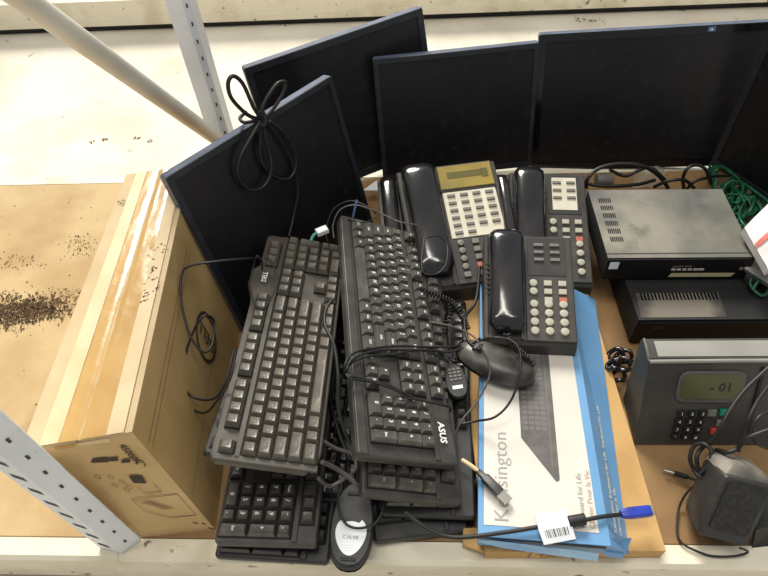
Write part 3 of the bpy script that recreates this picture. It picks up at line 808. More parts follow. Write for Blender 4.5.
# dark slit at the open near end
m.quad([kl + V((.004, -.0006, -.003)), kr + V((-.004, -.0006, -.010)), kr + V((-.004, -.0006, -.003)), kl + V((.004, -.0006, -.001))], 'matte_black')
ch(m, 'carton_body', root)
m = MB()
f0 = [kl + V((.001, -.003, -.004)), kr + V((-.012, -.006, -.012)), kr + V((-.012, -.010, -.024)), kl + V((.03, -.006, -.024)), kl + V((.001, -.004, -.010))]
f1 = [p + V((0, .0012, 0)) for p in f0]; n = 5
m.add([tuple(p) for p in f0 + f1], [tuple(range(5))[::-1], tuple(range(5, 10))] + [(i, (i + 1) % 5, 5 + (i + 1) % 5, 5 + i) for i in range(5)], 'box_blue_pale')
ch(m, 'end_flap', root, 'pale blue end flap half open')
m = MB()
c0 = at(606, 547, .055); m.hexa([at(604, 556, .035), at(622, 559, .028), at(631, 540, .032), at(612, 540, .05)], [at(604, 551, .042), at(624, 555, .034), at(632, 538, .036), at(611, 538, .058)], 'box_blue')
ch(m, 'corner_tab', root)

# cable with blue plug over the box, usb plug
zc = .066
cb = empty('video_cable', Matrix.Translation(at(560, 526, zc)), 'black cable with a barcode sleeve and a blue plug lying across the Kensington box', 'cable')
m = MB(); m.tube([at(x, y, z) for x, y, z in ((405, 512, .075), (425, 527, .07), (445, 536, .066), (468, 537, .066), (500, 533, .066), (520, 530, .067), (538, 527, .068), (570, 523, .068), (600, 517, .067), (626, 514, .060))], .0026, 'cable_black', 10)
ch(m, 'cord', cb)
m = MB(); a = at(568, 522, .070); e = at(585, 519, .070); m.tube([a, a.lerp(e, .12), a.lerp(e, .88), e], .0068, 'cable_black', 12, 2, lambda t: .8 if t < .05 or t > .95 else 1); ch(m, 'ferrite_bead', cb)
m = MB(); a = at(621, 514, .063); e = at(650, 511, .058)
m.M = frame(a, e - a, V((0, 1, 0))); Lp = (e - a).length
m.loft([[(x, y * s, z * s) for y, z in rrect(-.0064, -.005, .0064, .005, .0025, 3)] for x, s in ((0, .6), (Lp * .12, .85), (Lp * .3, 1), (Lp * .92, 1), (Lp, .9))], 'plug_blue', True)
m.box((Lp + .001, 0, 0), (.003, .012, .007), 'plug_metal')
ch(m, 'plug', cb, 'blue moulded plug')
m = MB(); rows = [(at(544, 545, .066), at(576, 539, .0655)), (at(539, 531, .0725), at(572, 525, .0725)), (at(537, 522, .0735), at(568, 516, .0735)), (at(536, 514, .0675), at(566, 510, .0675))]
for i in range(3): m.quad([rows[i][0], rows[i][1], rows[i + 1][1], rows[i + 1][0]], 'label_white')
up_ = V((0, -.0002, .0005))
for k in range(14):
    t = .15 + k * .052; w_ = .012 + .012 * (k % 3)
    (r0, r1), (r2_, r3) = rows[0], rows[1]
    q0 = r0.lerp(r1, t); q1 = r2_.lerp(r3, t); q2 = r0.lerp(r1, t + w_); q3 = r2_.lerp(r3, t + w_)
    m.quad([q0.lerp(q1, .4) + up_, q2.lerp(q3, .4) + up_, q2.lerp(q3, .98) + up_, q0.lerp(q1, .98) + up_], 'hole_dark' if k % 2 else 'ink_grey')
ch(m, 'barcode_label', cb, 'white barcode sleeve')
ub = empty('usb_cable', Matrix.Translation(at(490, 480, .07)), 'black and cream connector lying over the left edge of the Kensington lettering', 'cable')
a, e = at(477, 470, .072), at(500, 493, .070)
m = MB(); m.tube([at(462, 460, .070), at(470, 465, .072), at(478, 471, .072)], .0028, 'paper_tape', 10); ch(m, 'collar', ub, 'cream strain relief')
m = MB(); m.M = frame(a, e - a, V((0, 1, 0))); Lp = (e - a).length
m.loft([[(x, y * s, z * s) for y, z in rrect(-.006, -.004, .006, .004, .002, 3)] for x, s in ((0, .5), (Lp * .3, .7), (Lp * .34, 1), (Lp, 1))], 'dark_plastic', True)
ch(m, 'plug', ub)
m = MB(); m.M = frame(a, e - a, V((0, 1, 0))); m.box((Lp + .007, 0, 0), (.014, .011, .005), 'plug_metal', .0003); ch(m, 'connector', ub, 'silver connector tip')

# ================================================================== TELEPHONES
def handset(par, x, y0, y1, z, w=.042, arch=.022):
    m = MB(); L = []; n = 18; Ln = y1 - y0
    for i in range(n + 1):
        t = i / n; y = y0 + Ln * t
        wid = w * (.88 + .12 * abs(2 * t - 1) ** 1.5)
        e = min(t, 1 - t); 
        end = math.sqrt(max(0., 1 - (1 - min(1, e / .10)) ** 2)) if e < .10 else 1
        wid *= .72 + .28 * end
        zc = z + arch * math.sin(PI * t) * .5; th = .026 * (.35 + .65 * end) * (.82 + .18 * abs(2 * t - 1))
        sec = []
        for k in range(20):
            a = 2 * PI * k / 20; ca, sa = math.cos(a), math.sin(a)
            sec.append((x + wid / 2 * abs(ca) ** .7 * (1 if ca > 0 else -1), y, zc + th / 2 * abs(sa) ** .75 * (1 if sa > 0 else -1)))
        L.append(sec[::-1])
    m.loft(L, 'handset_gloss', True)
    return m
def coil(P, r, rr, turns, mt='cable_black'):
    m = MB(); P = spline(P, 12); n = turns * 10; pts = []
    for i in range(n + 1):
        s = i / n * (len(P) - 1); k = min(int(s), len(P) - 2); f = s - k; p = P[k].lerp(P[k + 1], f); t = (P[k + 1] - P[k]).normalized()
        a = t.cross(V((0, 0, 1))); a.normalize(); b_ = t.cross(a); an = 2 * PI * i / 10
        pts.append(p + a * (r * math.cos(an)) + b_ * (r * math.sin(an)))
    m.tube(pts, rr, mt, 5, 1); return m
def phone(M, W, L, h0, h1, label, kind='small', base=0., group='black desk telephones', handset_x=None):
    """x across, y away; wedge body rising from h0 at the front to h1 at the back"""
    root = empty('desk_telephone', M, label, 'telephone', group)
    sl = math.atan2(h1 - h0, L)
    TM = TR(0, 0, h0) @ RX(sl)          # frame of the sloping top face
    Ls = L / math.cos(sl)
    m = MB()
    prof = [(0, 0), (L, 0), (L, h1 - .004), (L - .004, h1), (.006, h0 + .001), (.001, h0 - .005)]
    ins = .002
    m.loft([[(x, y, z) for y, z in prof] for x in (0, W)][::-1], 'phone_body')
    m.M = TM
    sp = .42 if kind != 'big' else .36
    # raised rim pieces
    m.box((W * (sp + 1) / 2 + .002, Ls / 2, .0015), (W * (1 - sp) - .006, Ls - .008, .003), 'phone_body', .0012)
    m.box((W * .025, Ls / 2, .002), (W * .04, Ls - .01, .005), 'phone_body', .001)
    m.box((W * sp - .001, Ls / 2, .0018), (.004, Ls - .01, .005), 'phone_body', .001)
    m.box((W * sp / 2 + .003, Ls * .5, .0003), (W * sp - .012, Ls - .012, .0012), 'phone_well')
    m.M = Matrix.Identity(4); m.build('body', root)
    # handset (its own slope frame)
    m = handset(None, W * sp / 2 + .004, .012 if kind == 'small' else .02, Ls - .004, .017, W * sp * .98, .014)
    o = m.build('handset', root); o.matrix_local = TM
    if kind == 'small':
        m = MB(); m.M = TM
        for k in range(7): m.box((W * .055, Ls * (.42 + .045 * k), .0047), (W * .085, .0022, .0014), 'matte_black')
        m.build('speaker_slots', root)
    x0 = W * sp + .006; x1 = W - .007; zt = .003
    def btn(x, y, w, d, mt, rnd=False, nm='button', h=.004):
        m = MB()
        if rnd:
            m.cyl((0, 0, 0), w / 2, h, mt, 16, .0008, .0004)
        else: m.box((0, 0, h / 2), (w, d, h), mt, .0008)
        o = m.build(nm, root); o.matrix_local = TM @ TR(x, y, zt); return o
    cw = (x1 - x0) / 3
    if kind == 'small':
        # feature buttons: 2 x 3 on a label area
        m = MB(); m.M = TM; yt = Ls * .955; yb = Ls * .60
        m.box(((x0 + x1) / 2, (yt + yb) / 2, zt + .0002), (x1 - x0 - .006, yt - yb, .0014), 'card_white' if group == 'card' else 'phone_well', .0003)
        m.build('label_panel', root)
        for r in range(3):
            for c in range(2): btn(x0 + (x1 - x0) * (.32 + .38 * c), Ls * (.885 - .07 * r), .014, .005, 'button_grey')
        for r in range(3):
            for c in range(3):
                if r == 2 and c == 0: continue
                btn(x0 + cw * (c + .5), Ls * (.525 - .075 * r), .011 if c else .0115, .0085, 'button_red' if (r == 2 and c == 2) else 'button_cream', c == 0)
        for r in range(4):
            for c in range(3): btn(x0 + cw * (c + .5), Ls * (.315 - .078 * r) + .004, .0118, .011, 'button_cream', True)
    else:
        xa = x0; xb = x1
        m = MB(); m.M = TM; m.box(((xa + xb) / 2, Ls * .87, zt + .001), (xb - xa, Ls * .23, .004), 'phone_well', .001)
        m.box(((xa + xb) / 2, Ls * .872, zt + .0035), (xb - xa - .004, Ls * .20, .002), 'lcd_yellow', .0006)
        m.box(((xa + xb) / 2 - .002, Ls * .885, zt + .0047), ((xb - xa) * .62, Ls * .055, .0006), 'lcd_dark')
        m.box(((xa + xb) / 2 + (xb - xa) * .34, Ls * .88, zt + .0047), ((xb - xa) * .12, Ls * .075, .0006), 'lcd_dark')
        m.build('display', root, 'yellowish liquid crystal display')
        m = MB(); m.M = TM; m.box(((xa + xb) / 2, Ls * .56, zt + .0005), (xb - xa - .006, Ls * .385, .002), 'card_white', .0003)
        m.build('label_panel', root, 'cream card around the line buttons')
        for r in range(6):
            for c in range(4): 
                if r == 5 and c > 1: continue
                btn(xa + (xb - xa) * (.17 + .225 * c), Ls * (.715 - .062 * r), .013, .0055, 'button_grey', h=.0045)
        for r in range(5):
            for c in range(3):
                rd = c != 1 and r < 4
                btn(xa + (xb - xa) * (.16 + .25 * c), Ls * (.325 - .062 * r), .011, .009, 'button_red' if (r == 3 and c == 1) else 'button_grey', rd)
        m = MB(); m.M = TM; m.box(((xa + xb) / 2, Ls * .20, zt - .0005), (xb - xa, Ls * .30, .0012), 'phone_well'); m.build('keypad_panel', root)
    return root, TM
def phM(fl_, fr_, z):
    x = V((fr_.x - fl_.x, fr_.y - fl_.y, 0)).normalized(); y = V((-x.y, x.x, 0))
    return frame(V((fl_.x, fl_.y, z)), x, y)
# D: front phone on blue box
zf = .086
fl_ = at(484, 342, zf); fr_ = at(578, 346, zf)
PD = phM(fl_, fr_, .0615)
ph, TMD = phone(PD, (fr_ - fl_).length, .172, .024, .064, 'front telephone with cream round keys resting on the far end of the blue keyboard box')
# A: display phone
rl, rr_ = at(396, 172, .118), at(493, 160, .118)
x = (rr_ - rl); x.z = 0; WA = x.length; x.normalize(); yv = V((-x.y, x.x, 0)); LA = .224
PA = frame(V((rl.x, rl.y, .002)) - yv * LA, x, yv)
pha, TMA = phone(PA, WA, LA, .060, .116, 'largest telephone with a yellow display and a grid of buttons on a cream card', 'big')
# C: right phone
rr_ = at(584, 173, .10); x = V((.9965, -.060, 0)).normalized(); yv = V((-x.y, x.x, 0)); WC = .126; LC = .208
PC = frame(V((rr_.x, rr_.y, .002)) - yv * LC - x * WC, x, yv)
phc, TMC = phone(PC, WC, LC, .046, .098, 'telephone with a white six button card standing left of the dusty video recorder')
m = MB(); x0 = WC * .42 + .006; x1 = WC - .007; Lc = LC / math.cos(math.atan2(.052, LC)); m.M = TMC
m.box(((x0 + x1) / 2 + .001, Lc * .785, .0042), (x1 - x0 - .020, Lc * .30, .0008), 'card_white'); m.build('card', phc, 'white printed card')
# B: left phone, mostly hidden
rl, rr_ = at(377, 181, .085), at(398, 178, .085)
x = V((1, .10, 0)).normalized(); yv = V((-x.y, x.x, 0))
PB = frame(V((rl.x, rl.y, .002)) - yv * .19, x, yv)
def halfphone(PB, W, L, label, hx, h1=.082, h0=.05):
    root = empty('desk_telephone', PB, label, 'telephone', 'black desk telephones')
    m = MB(); prof = [(0, 0), (L, 0), (L, h1 - .004), (L - .004, h1), (.006, h0 + .001), (.001, h0 - .005)]
    m.loft([[(x, y, z) for y, z in prof] for x in (0, W)][::-1], 'phone_body'); m.build('body', root)
    sl = math.atan2(h1 - h0, L); TM = TR(0, 0, h0) @ RX(sl)
    m = handset(None, hx, .015, L - .004, .014, W * .82, .014); o = m.build('handset', root); o.matrix_local = TM
    return root
halfphone(PB, .036, .19, 'telephone cradle with a glossy handset just left of the display telephone', .018)
PE = frame(at(497, 178, .09) - V((0, .165, .088)), V((1, .05, 0)), V((-.05, 1, 0)))
halfphone(PE, .024, .165, 'telephone handset squeezed between the display telephone and the six button one', .012, .085, .06)
# coiled cords
cp = lambda *l: [at(x, y, z) for x, y, z in l]
m = coil(cp((507, 333, .118), (511, 343, .112), (518, 350, .100), (526, 357, .092), (533, 364, .082)), .0042, .0013, 13)
tag(m.build('coiled_cord'), 'coiled black cord hanging from the front telephone handset', 'cord')
m = coil(cp((420, 288, .10), (436, 296, .09), (452, 302, .085), (462, 316, .08), (468, 330, .07)), .0042, .0012, 22)
tag(m.build('coiled_cord'), 'coiled black cord below the display telephone beside the ASUS keyboard', 'cord')
m = coil(cp((440, 345, .06), (446, 325, .065), (450, 308, .07), (440, 296, .07), (428, 302, .06)), .0042, .0012, 20)
tag(m.build('coiled_cord'), 'coiled black cord heaped between the ASUS keyboard and the front telephone', 'cord')
for i, (l, lab) in enumerate(((((470, 525, .006), (474, 500, .008), (470, 470, .010), (474, 440, .008), (470, 410, .010), (474, 385, .012)), 'black cable lying on the deck along the left side of the blue keyboard box'),
                             (((476, 510, .006), (469, 485, .012), (477, 455, .006), (470, 425, .006), (478, 400, .010)), 'black cable weaving on the deck beside the blue keyboard box'),
                             (((466, 505, .012), (478, 470, .008), (468, 435, .016), (476, 412, .014), (468, 390, .02)), 'topmost black cable on the deck strip beside the blue keyboard box'))):
    cable(cp(*l), .0042, 'cable_black', 'cable', lab)
for i, (l, lab) in enumerate(((((480, 262, .07), (476, 300, .10), (465, 318, .09), (468, 340, .09), (480, 350, .10)), 'black cord curling beside the left edge of the front telephone'),
                             (((424, 238, .15), (422, 270, .15), (436, 274, .145), (446, 264, .145), (447, 246, .14), (438, 236, .15), (426, 238, .155)), 'thin dark wire looped over the keypad of the display telephone'),
                             (((430, 330, .05), (445, 350, .06), (455, 362, .06), (470, 356, .08), (482, 345, .10)), 'black cable under the arching mouse cable'),
                             (((418, 285, .06), (432, 320, .05), (438, 350, .04), (430, 380, .03)), 'black cable along the right edge of the ASUS keyboard'))):
    cable(cp(*l), .0012 if i == 1 else .0022, 'cable_black', 'cord', lab)

# ================================================================== DVRs
def slab(B, T, mt, top=None):
    m = MB(); m.hexa(B, T, mt, top); return m
zt = .108; zb = .064
T_ = [at(608, 258, zt), at(755, 257, zt), at(722, 189, zt), at(588, 190, zt)]
Bm = [V((p.x, p.y, zb)) for p in T_]
root = empty('video_recorder', Matrix.Translation(V((.385, .70, zb))), 'dusty grey video recorder with side vents, the upper of the two stacked recorders', 'video recorder', 'stacked video recorders')
m = MB(); m.hexa(Bm, T_, 'dvr_front', 'dvr_top')
def tf(u, v, o=.0006): return T_[0].lerp(T_[1], u).lerp(T_[3].lerp(T_[2], u), v) + V((0, 0, o))
for r in range(6):
    for k in range(7):
        u = .055 + k * .0135; v = .22 + r * .115
        m.quad([tf(u, v), tf(u + .007, v), tf(u + .008, v + .065), tf(u, v + .065)], 'vent_black')
m.quad([tf(0, .05), tf(1, .05), tf(1, .062), tf(0, .062)], 'hole_dark')
ch(m, 'case', root)
m = MB()
def ff(u, v, o=.0030): 
    p = Bm[0].lerp(Bm[1], u).lerp(T_[0].lerp(T_[1], u), v); return p + V((0, -o, 0))
m.hexa([ff(0, 0, .0), ff(0, 0, .003), ff(1, 0, .003), ff(1, 0, 0)][1:3] + [ff(1, 0, 0), ff(0, 0, 0)], [ff(0, .97), ff(1, .97), ff(1, .97, 0), ff(0, .97, 0)], 'dvr_front')
fp = ch(m, 'front_panel', root)
m = MB()
def fq(u0, v0, u1, v1, mt, sk=0.): m.quad([ff(u0, v0, .0036), ff(u1, v0, .0036), ff(u1 + sk, v1, .0036), ff(u0 + sk, v1, .0036)], mt)
fq(.46, .10, .90, .30, 'dvr_strip', .015)
fq(.02, .52, .085, .88, 'label_white')
sub(m, 'trim_strip', fp, 'cream strip and white sticker on the front')
m = MB(); m.text('ssssss ssss', Matrix.Translation(ff(.46, .66, .0038)) @ RX(PI / 2), .007, 'legend_dim', 1, 'L'); sub(m, 'lettering', fp)
for k in range(6):
    m = MB(); c = ff(.475 + k * .038, .48, .003); m.box(tuple(c), (.006 if k < 5 else .009, .004, .0035), 'legend_dim', .0005); sub(m, 'button', fp)
m = MB(); c = ff(.94, .5, .003); m.box(tuple(c), (.005, .004, .005), 'button_grey', .001); sub(m, 'power_button', fp)
for (u, v) in ((.06, .15), (.94, .15), (.06, .85), (.94, .85)):
    pass
# lower DVR
zt2 = .060
a0 = at(638, 320, zt2); a1 = at(790, 315, zt2)
a0 = V((a0.x, a0.y, 0)); xd = V((1, .0, 0)); 
P0 = V((.320, .548, 0)); P1 = V((.545, .548, 0)); P2 = V((.545, .735, 0)); P3 = V((.312, .735, 0))
root = empty('video_recorder', Matrix.Translation(V((.43, .64, 0))), 'black video recorder with a dust-streaked top, the lower of the two stacked recorders', 'video recorder', 'stacked video recorders')
B_ = [p + V((0, 0, .004)) for p in (P0, P1, P2, P3)]; T2 = [p + V((0, 0, zt2)) for p in (P0, P1, P2, P3)]
m = MB(); m.hexa(B_, T2, 'matte_black', 'matte_black')
m.quad([T2[0] + V((.004, .004, .0005)), T2[0] + V((.125, .004, .0005)), T2[0] + V((.128, .05, .0005)), T2[0] + V((.006, .05, .0005))], 'dvr_dust')
for k in range(22):
    x_ = T2[0].x + .012 + k * .0052
    m.quad([(x_, T2[0].y + .036, zt2 + .001), (x_ + .0026, T2[0].y + .036, zt2 + .001), (x_ + .0026, T2[0].y + .05, zt2 + .001), (x_, T2[0].y + .05, zt2 + .001)], 'vent_black')
ch(m, 'case', root)
m = MB(); m.box((.4325, .5465, .031), (.222, .003, .050), 'dvr_front', .0005)
fp = ch(m, 'front_panel', root)
m = MB(); m.text('--- ----', Matrix.Translation(V((.345, .5446, .045))) @ RX(PI / 2), .007, 'legend_dim', 1, 'L')
sub(m, 'lettering', fp)

# ================================================================== TIME CLOCK
zc = .125
x0 = .290; W_ = .235
yb = .3805
root = empty('time_clock', TR(x0 + W_ / 2, .43, 0), 'grey time clock with a green lcd and a small keypad in front of the recorders', 'time clock')
ry = at(655, 361, zc).y; by = at(644, 339, zc).y
prof = [(yb, .003), (yb + .07, .003), (by + .004, zc - .01), (by, zc), (ry + .004, zc + .0005), (ry, zc - .004)]
m = MB(); m.loft([[(x, y, z) for y, z in prof] for x in (x0 + W_, x0)], 'clock_face')
m.quad([(x0 + .012, ry + .006, zc + .0012), (x0 + W_ - .012, ry + .006, zc + .0012), (x0 + W_ - .012, by - .004, zc + .0012), (x0 + .012, by - .004, zc + .0012)], 'clock_top')
m.tube([(x0 + .001, ry + .001, zc - .003), (x0 + W_ / 2, ry + .001, zc - .002), (x0 + W_ - .001, ry + .001, zc - .003)], .0028, 'clock_top', 8)
m.tube([(x0 + .001, ry + .001, zc - .003), (x0 + .001, (ry + by) / 2, zc), (x0 + .001, by, zc)], .0024, 'clock_panel', 8)
ch(m, 'housing', root)
fa = V((0, ry, zc - .004)); fb = V((0, yb, .003)); fy = (fa - fb); FH = fy.length; fy.normalize(); fn = V((1, 0, 0)).cross(fy)
FM = Matrix.Identity(4); FM.col[0][:3] = (1, 0, 0); FM.col[1][:3] = fy; FM.col[2][:3] = fn; FM.translation = V((x0, yb, .003))
def facept(px, py):
    d = ray(px, py); t = (FM.translation - CAMP).dot(fn) / d.dot(fn); p = CAMP + d * t; q = FM.inverted() @ p; return q
m = MB(); m.M = FM
l0, l1 = facept(676, 398), facept(744, 373)
m.prism(rrect(l0.x - .002, l0.y - .006, l1.x + .004, l1.y + .004, .012, 4), 0, .0025, 'clock_panel', .001)
m.prism(rrect(l0.x + .002, l0.y, l1.x, l1.y, .012, 4), .002, .0034, 'clock_lcd', .0004)
m.text('- 01', TR((l0.x + l1.x) / 2 + .012, (l0.y + l1.y) / 2, .0038), .018, 'ink', 1, 'C', .02)
ch(m, 'display', root, 'dull green display reading the time')
k0, k1 = facept(668, 439), facept(706, 408)
for r in range(4):
    for c in range(3):
        m = MB(); m.M = FM
        m.box((k0.x + (k1.x - k0.x) * (c + .5) / 3 + (3 - r) * .0008, k0.y + (k1.y - k0.y) * (3 - r + .5) / 4, .002), ((k1.x - k0.x) / 3 * .74, (k1.y - k0.y) / 4 * .62, .005), 'dark_plastic', .001)
        m.text('123456789*0#'[r * 3 + c], TR(k0.x + (k1.x - k0.x) * (c + .5) / 3 + (3 - r) * .0008, k0.y + (k1.y - k0.y) * (3 - r + .5) / 4, .0048), .006, 'legend', 1, 'C', .02)
        ch(m, 'key', root)
for (px, py, mt, lab) in ((723, 411, 'key_green', 'green key'), (720, 422, 'key_greygreen', None), (714, 430, 'key_red', 'red key'), (711, 412, 'key_greygreen', None)):
    q = facept(px, py); m = MB(); m.M = FM; m.box((q.x, q.y, .002), (.011, .009, .005), mt, .001); ch(m, 'function_key', root, lab)
m = MB(); m.M = FM; q = facept(745, 400); m.box((q.x + .012, q.y, .001), (.004, .10, .004), 'matte_black'); ch(m, 'card_slot', root)

# ================================================================== SPEAKER
SM = shift((.3115, .2374, .0742), (51.4, 14.47, -8.66), 0, 1.045)
root = empty('desktop_speaker', SM, 'small dusty black desktop speaker tipped back at the front right of the shelf', 'speaker')
w, h, dp = .0578, .079, .055
m = MB()
fr0 = rrect(0, 0, w, h, .004, 3)
def sc(k, z, dx=0, dy=0): return [(w / 2 + (x - w / 2) * k + dx, h / 2 + (y - h / 2) * k + dy, z) for x, y in fr0]
m.loft([sc(.80, -dp), sc(.92, -dp * .85), sc(1.02, -dp * .4), sc(1.04, -.004), sc(1.0, 0)], 'speaker_case', True)
m.build('cabinet', root)
m = MB(); m.prism(rrect(.005, .012, w - .005, h - .005, .003, 3), 0, .0016, 'speaker_grille', .0006); m.build('grille', root)
m = MB(); L_ = [[(w / 2 + (x - w / 2) * k, h + .0 + zz, -dp / 2 + (y - h / 2) * .62 * k) for x, y in fr0] for k, zz in ((.98, -.002), (.9, .006), (.65, .012), (.25, .014))]
m.loft(L_[::1], 'speaker_dust', True, cap0=False); m.build('top_cover', root, 'dust covered rounded top')
# second object at its right side: dark block
m = MB(); m.hexa([at(752, 548, .0), at(790, 544, .0), at(790, 505, 0), at(755, 500, 0)], [at(756, 530, .035), at(790, 520, .035), at(790, 490, .035), at(760, 490, .035)], 'matte_black')
tag(m.build('power_adapter'), 'black power adapter block lying right of the small speaker', 'adapter')
cable(cp((740, 548, .03), (748, 552, .012), (735, 556, .006), (712, 556, .004), (694, 550, .004), (681, 542, .004), (677, 530, .004), (679, 508, .006), (686, 494, .02), (694, 486, .03)), .0014, 'cable_black', 'speaker_cable', 'thin black speaker cable looping round the front left of the small speaker')
pw = empty('power_cable', Matrix.Translation(at(682, 474, .01)), 'black cable with a silver barrel plug pointing left above the small speaker', 'cable')
m = MB(); m.tube(cp((674, 473, .010), (684, 476, .010), (700, 481, .014), (718, 484, .03)), .0028, 'cable_black', 8, 6, lambda t: 1.2 if t < .4 else .6); ch(m, 'cord', pw)
m = MB(); m.tube(cp((664, 470, .010), (669, 471.5, .010), (674, 473, .010)), .0022, 'plug_metal'); ch(m, 'barrel_plug', pw, 'silver barrel')
for i, (l, lab) in enumerate((
    (((700, 478, .05), (694, 470, .05), (690, 458, .06), (694, 446, .07), (704, 444, .08), (712, 452, .08), (708, 466, .07), (700, 474, .06)), 'black cable coiled at the left shoulder of the small speaker'),
    (((704, 476, .05), (698, 468, .055), (697, 456, .065), (702, 448, .07), (712, 440, .09), (722, 425, .11), (730, 410, .12), (745, 390, .13), (768, 368, .14)), 'black cable climbing across the time clock towards the right edge'),
    (((738, 452, .09), (741, 438, .10), (748, 420, .12), (757, 402, .13), (768, 386, .14)), 'black cable rising right of the green key of the time clock'),
    (((768, 412, .13), (758, 418, .13), (752, 430, .12), (756, 442, .11), (768, 448, .10)), 'black cable bent at the right frame edge beside the time clock'),
    (((768, 430, .13), (748, 438, .12), (738, 448, .10), (728, 452, .095), (716, 450, .08)), 'black cable lying across the top of the small speaker'))):
    cable(cp(*l), .0026, 'cable_black', 'cable', lab)
# glossy black thing between box and clock
root = empty('coiled_cord', Matrix.Translation(at(618, 365, .02)), 'glossy black coil of cord between the brown box and the time clock', 'cord')
for (x, y, z, r) in ((616, 356, .022, .011), (622, 366, .026, .012), (618, 377, .02, .010), (624, 358, .015, .012), (613, 366, .03, .008)):
    c = at(x, y, z); m = MB(); m.tube([c + V((r * math.cos(t * PI / 4), r * .9 * math.sin(t * PI / 4), .006 * math.sin(t * 1.3))) for t in range(9)], .0034, 'chrome_black'); ch(m, 'loop', root)

# ================================================================== CABLES BEHIND THE RECORDERS
for i, (l, r, lab) in enumerate((
    (((586, 188, .09), (588, 178, .11), (600, 168, .12), (622, 164, .12), (645, 167, .11), (660, 177, .08), (668, 188, .05)), .0034, 'thick black cable arching behind the upper recorder, beside the six button telephone'),
    (((588, 184, .06), (602, 186, .06), (620, 186, .06), (640, 184, .06), (655, 180, .06)), .003, 'black cable lying level behind the left half of the upper recorder'),
    (((610, 170, .05), (625, 176, .06), (640, 170, .07), (652, 168, .08), (665, 180, .06)), .003, 'black cable bunched below the glossy monitor'),
    (((654, 187, .06), (668, 181, .08), (684, 180, .08), (694, 188, .05)), .003, 'black cable making a low hump behind the centre of the upper recorder'),
    (((684, 190, .04), (683, 178, .08), (688, 168, .10), (697, 165, .10), (706, 170, .09), (711, 184, .05)), .003, 'black cable making a tall hoop behind the right end of the upper recorder'),
    (((686, 190, .05), (694, 182, .07), (706, 178, .07), (718, 176, .06), (730, 176, .04)), .0026, 'black cable stretching right from behind the upper recorder'))):
    cable(cp(*l), r, 'cable_black', 'cable', lab)
m = MB(); c = at(604, 180, .05); m.M = frame(c, V((1, .1, 0)), V((0, 1, 0))); m.M = m.M @ RY(PI / 2)
m.cyl((0, 0, -.014), .012, .028, 'button_grey', 16, .002); tag(m.build('grey_connector'), 'grey cylindrical connector lying behind the left corner of the upper recorder', 'connector')
m = MB(); n = 8; vs = []
for i in range(n + 1):
    for j in range(n + 1):
        p = at(632 + 34 * i / n, 190 - 16 * j / n, 0); vs.append((p.x, p.y, .004 + .03 * math.sin(PI * i / n) * math.sin(PI * j / n) + random.uniform(0, .006)))
m.add(vs, [(i * (n + 1) + j, (i + 1) * (n + 1) + j, (i + 1) * (n + 1) + j + 1, i * (n + 1) + j + 1) for i in range(n) for j in range(n)], 'clear_bag', True)
tag(m.build('plastic_bag'), 'crumpled clear plastic bag behind the upper recorder', 'bag')
rnd = random.Random(3)
gl = ['green network cable tangled nearest the glossy monitor', 'green network cable looping against the right side of the upper recorder', 'green network cable crossing the middle of the green tangle',
      'green network cable curling towards the standing black monitor', 'green network cable lowest in the tangle beside the recorders', 'green network cable trailing below the white envelope', 'green network cable nearest the back right corner of the upper recorder',
      'green network cable at the right border of the green tangle', 'green network cable in the front of the tangle above the envelope']
for i in range(9):
    pts = []
    if i != 5:
        cx, cy = ((724, 186), (722, 205), (735, 200), (748, 200), (742, 218), 0, (714, 182), (752, 215), (733, 212))[i]
        for k in range(16):
            a = k * 1.25 + i; rx = 16 + 8 * rnd.random(); ry_ = 14 + 9 * rnd.random()
            x_, y_ = cx + rx * math.cos(a) * .95 + k * .5, cy + ry_ * math.sin(a)
            x_ = max(x_, 703 + (y_ - 165) * .52)
            x_ = min(x_, 768 + 10 if y_ > 205 else 712 + (y_ - 160) * 1.35)
            pts.append(at(x_, y_, .012 + .045 * rnd.random()))
    else:
        pts = cp((752, 290, .07), (760, 280, .08), (770, 286, .07), (762, 296, .065), (750, 284, .07), (758, 272, .08), (774, 276, .07))
    cable(pts, .0025, 'cable_green', 'network_cable', gl[i], group='tangled green network cables')
# dark heap under green cables
for i, lab in enumerate(('black cable lying under the green tangle at its left', 'black cable lying under the green tangle at its right')):
    pts = [at(710 + 6 * i + 20 * rnd.random() + k * 3, 185 + k * 8 + 6 * rnd.random(), .006 + .02 * rnd.random()) for k in range(10)]
    cable(pts, .003, 'cable_black', 'cable', lab)
# white envelope
root = empty('envelope', Matrix.Translation(at(765, 250, .12)), 'white plastic envelope with a red stripe and blue print right of the upper recorder', 'envelope')
e0, e1, e2, e3 = at(744, 228, .13), at(768, 270, .12), at(840, 262, .14), at(800, 190, .15)
e3 = at(776, 196, .14); e2 = at(810, 250, .14)
m = MB(); n = 10; vs = []
for i in range(n + 1):
    for j in range(n + 1):
        u, v = i / n, j / n; p = e0.lerp(e1, u).lerp(e3.lerp(e2, u), v); vs.append(tuple(p + V((0, 0, .010 * math.sin(PI * u) * math.sin(PI * v) + .0015 * rnd.random()))))
m.add(vs, [(i * (n + 1) + j, (i + 1) * (n + 1) + j, (i + 1) * (n + 1) + j + 1, i * (n + 1) + j + 1) for i in range(n) for j in range(n)], 'bag_white', True)
nn = len(vs); m.add([tuple(V(p) + V((0, 0, -.012))) for p in (e0, e1, e2, e3)] + [tuple(p) for p in (e0, e1, e2, e3)], [(3, 2, 1, 0), (0, 1, 5, 4), (1, 2, 6, 5), (2, 3, 7, 6), (3, 0, 4, 7)], 'bag_white')
ch(m, 'envelope_body', root)
m = MB()
def ef(u, v): p = e0.lerp(e1, u).lerp(e3.lerp(e2, u), v); return p + V((0, 0, .0025 + .010 * math.sin(PI * u) * math.sin(PI * v)))
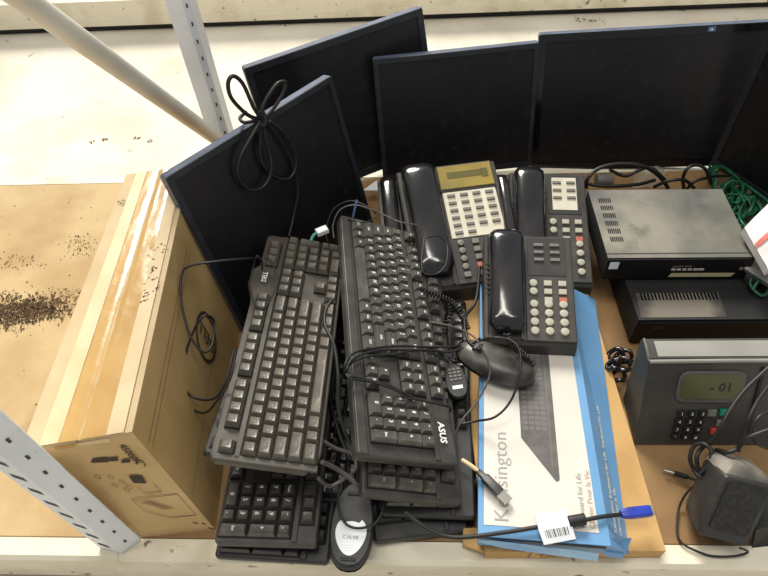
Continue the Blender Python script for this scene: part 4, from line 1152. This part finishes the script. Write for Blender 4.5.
for k in range(8):
    v0 = k / 8; v1 = (k + 1) / 8; m.quad([ef(.42, v0), ef(.52, v0), ef(.52, v1), ef(.42, v1)], 'bag_red')
for k in range(4): m.quad([ef(.58 + .08 * k, .25), ef(.63 + .08 * k, .25), ef(.63 + .08 * k, .8), ef(.58 + .08 * k, .8)], 'bag_blue')
ch(m, 'print', root, 'red stripe and blue print')
m = MB(); m.hexa([at(744, 272, .075), at(772, 290, .07), at(790, 280, .07), at(756, 262, .075)], [at(744, 268, .09), at(772, 286, .085), at(790, 276, .085), at(756, 260, .09)], 'ink_grey')
tag(m.build('booklet'), 'grey edged booklet lying under the white envelope', 'booklet')

# ================================================================== LIGHT
w = bpy.data.worlds.new('World'); S.world = w; w.use_nodes = True
bg = w.node_tree.nodes['Background']; bg.inputs['Color'].default_value = (.93, .96, 1.0, 1); bg.inputs['Strength'].default_value = .33
sun = bpy.data.lights.new('daylight', 'SUN'); sun.energy = 3.4; sun.angle = math.radians(22); sun.color = (1, .96, .88)
so = bpy.data.objects.new('daylight', sun); COL.objects.link(so)
d = V((.26, -1.0, -.92)); so.rotation_euler = d.to_track_quat('-Z', 'Y').to_euler(); so.location = (-1, 2, 3)
def area(name, loc, tgt, sx, sy, e, col=(1, 1, 1)):
    l = bpy.data.lights.new(name, 'AREA'); l.shape = 'RECTANGLE'; l.size = sx; l.size_y = sy; l.energy = e; l.color = col
    o = bpy.data.objects.new(name, l); COL.objects.link(o); o.location = loc
    o.rotation_euler = (V(tgt) - V(loc)).to_track_quat('-Z', 'Y').to_euler(); return o
area('strip_lamp', (.25, .3, 2.6), (.1, .5, 0), .15, 1.6, 14, (1, .95, .85))
area('strip_lamp', (-.7, .2, 2.6), (-.1, .5, 0), .15, 1.6, 14, (1, .95, .85))

# ================================================================== CAMERA
cam = bpy.data.cameras.new('camera'); co = bpy.data.objects.new('camera', cam); COL.objects.link(co)
cam.sensor_width = 36; cam.sensor_fit = 'HORIZONTAL'; cam.lens = 36 * FOC / 768; cam.clip_start = .01
Rm = Matrix((CX, CY, CZ)); co.matrix_world = Matrix.Translation(CAMP) @ Rm.to_4x4()
S.camera = co
S.view_settings.view_transform = 'Standard'; S.view_settings.look = 'None'; S.view_settings.gamma = 1; S.view_settings.use_curve_mapping = False
S.view_settings.exposure = 0.33
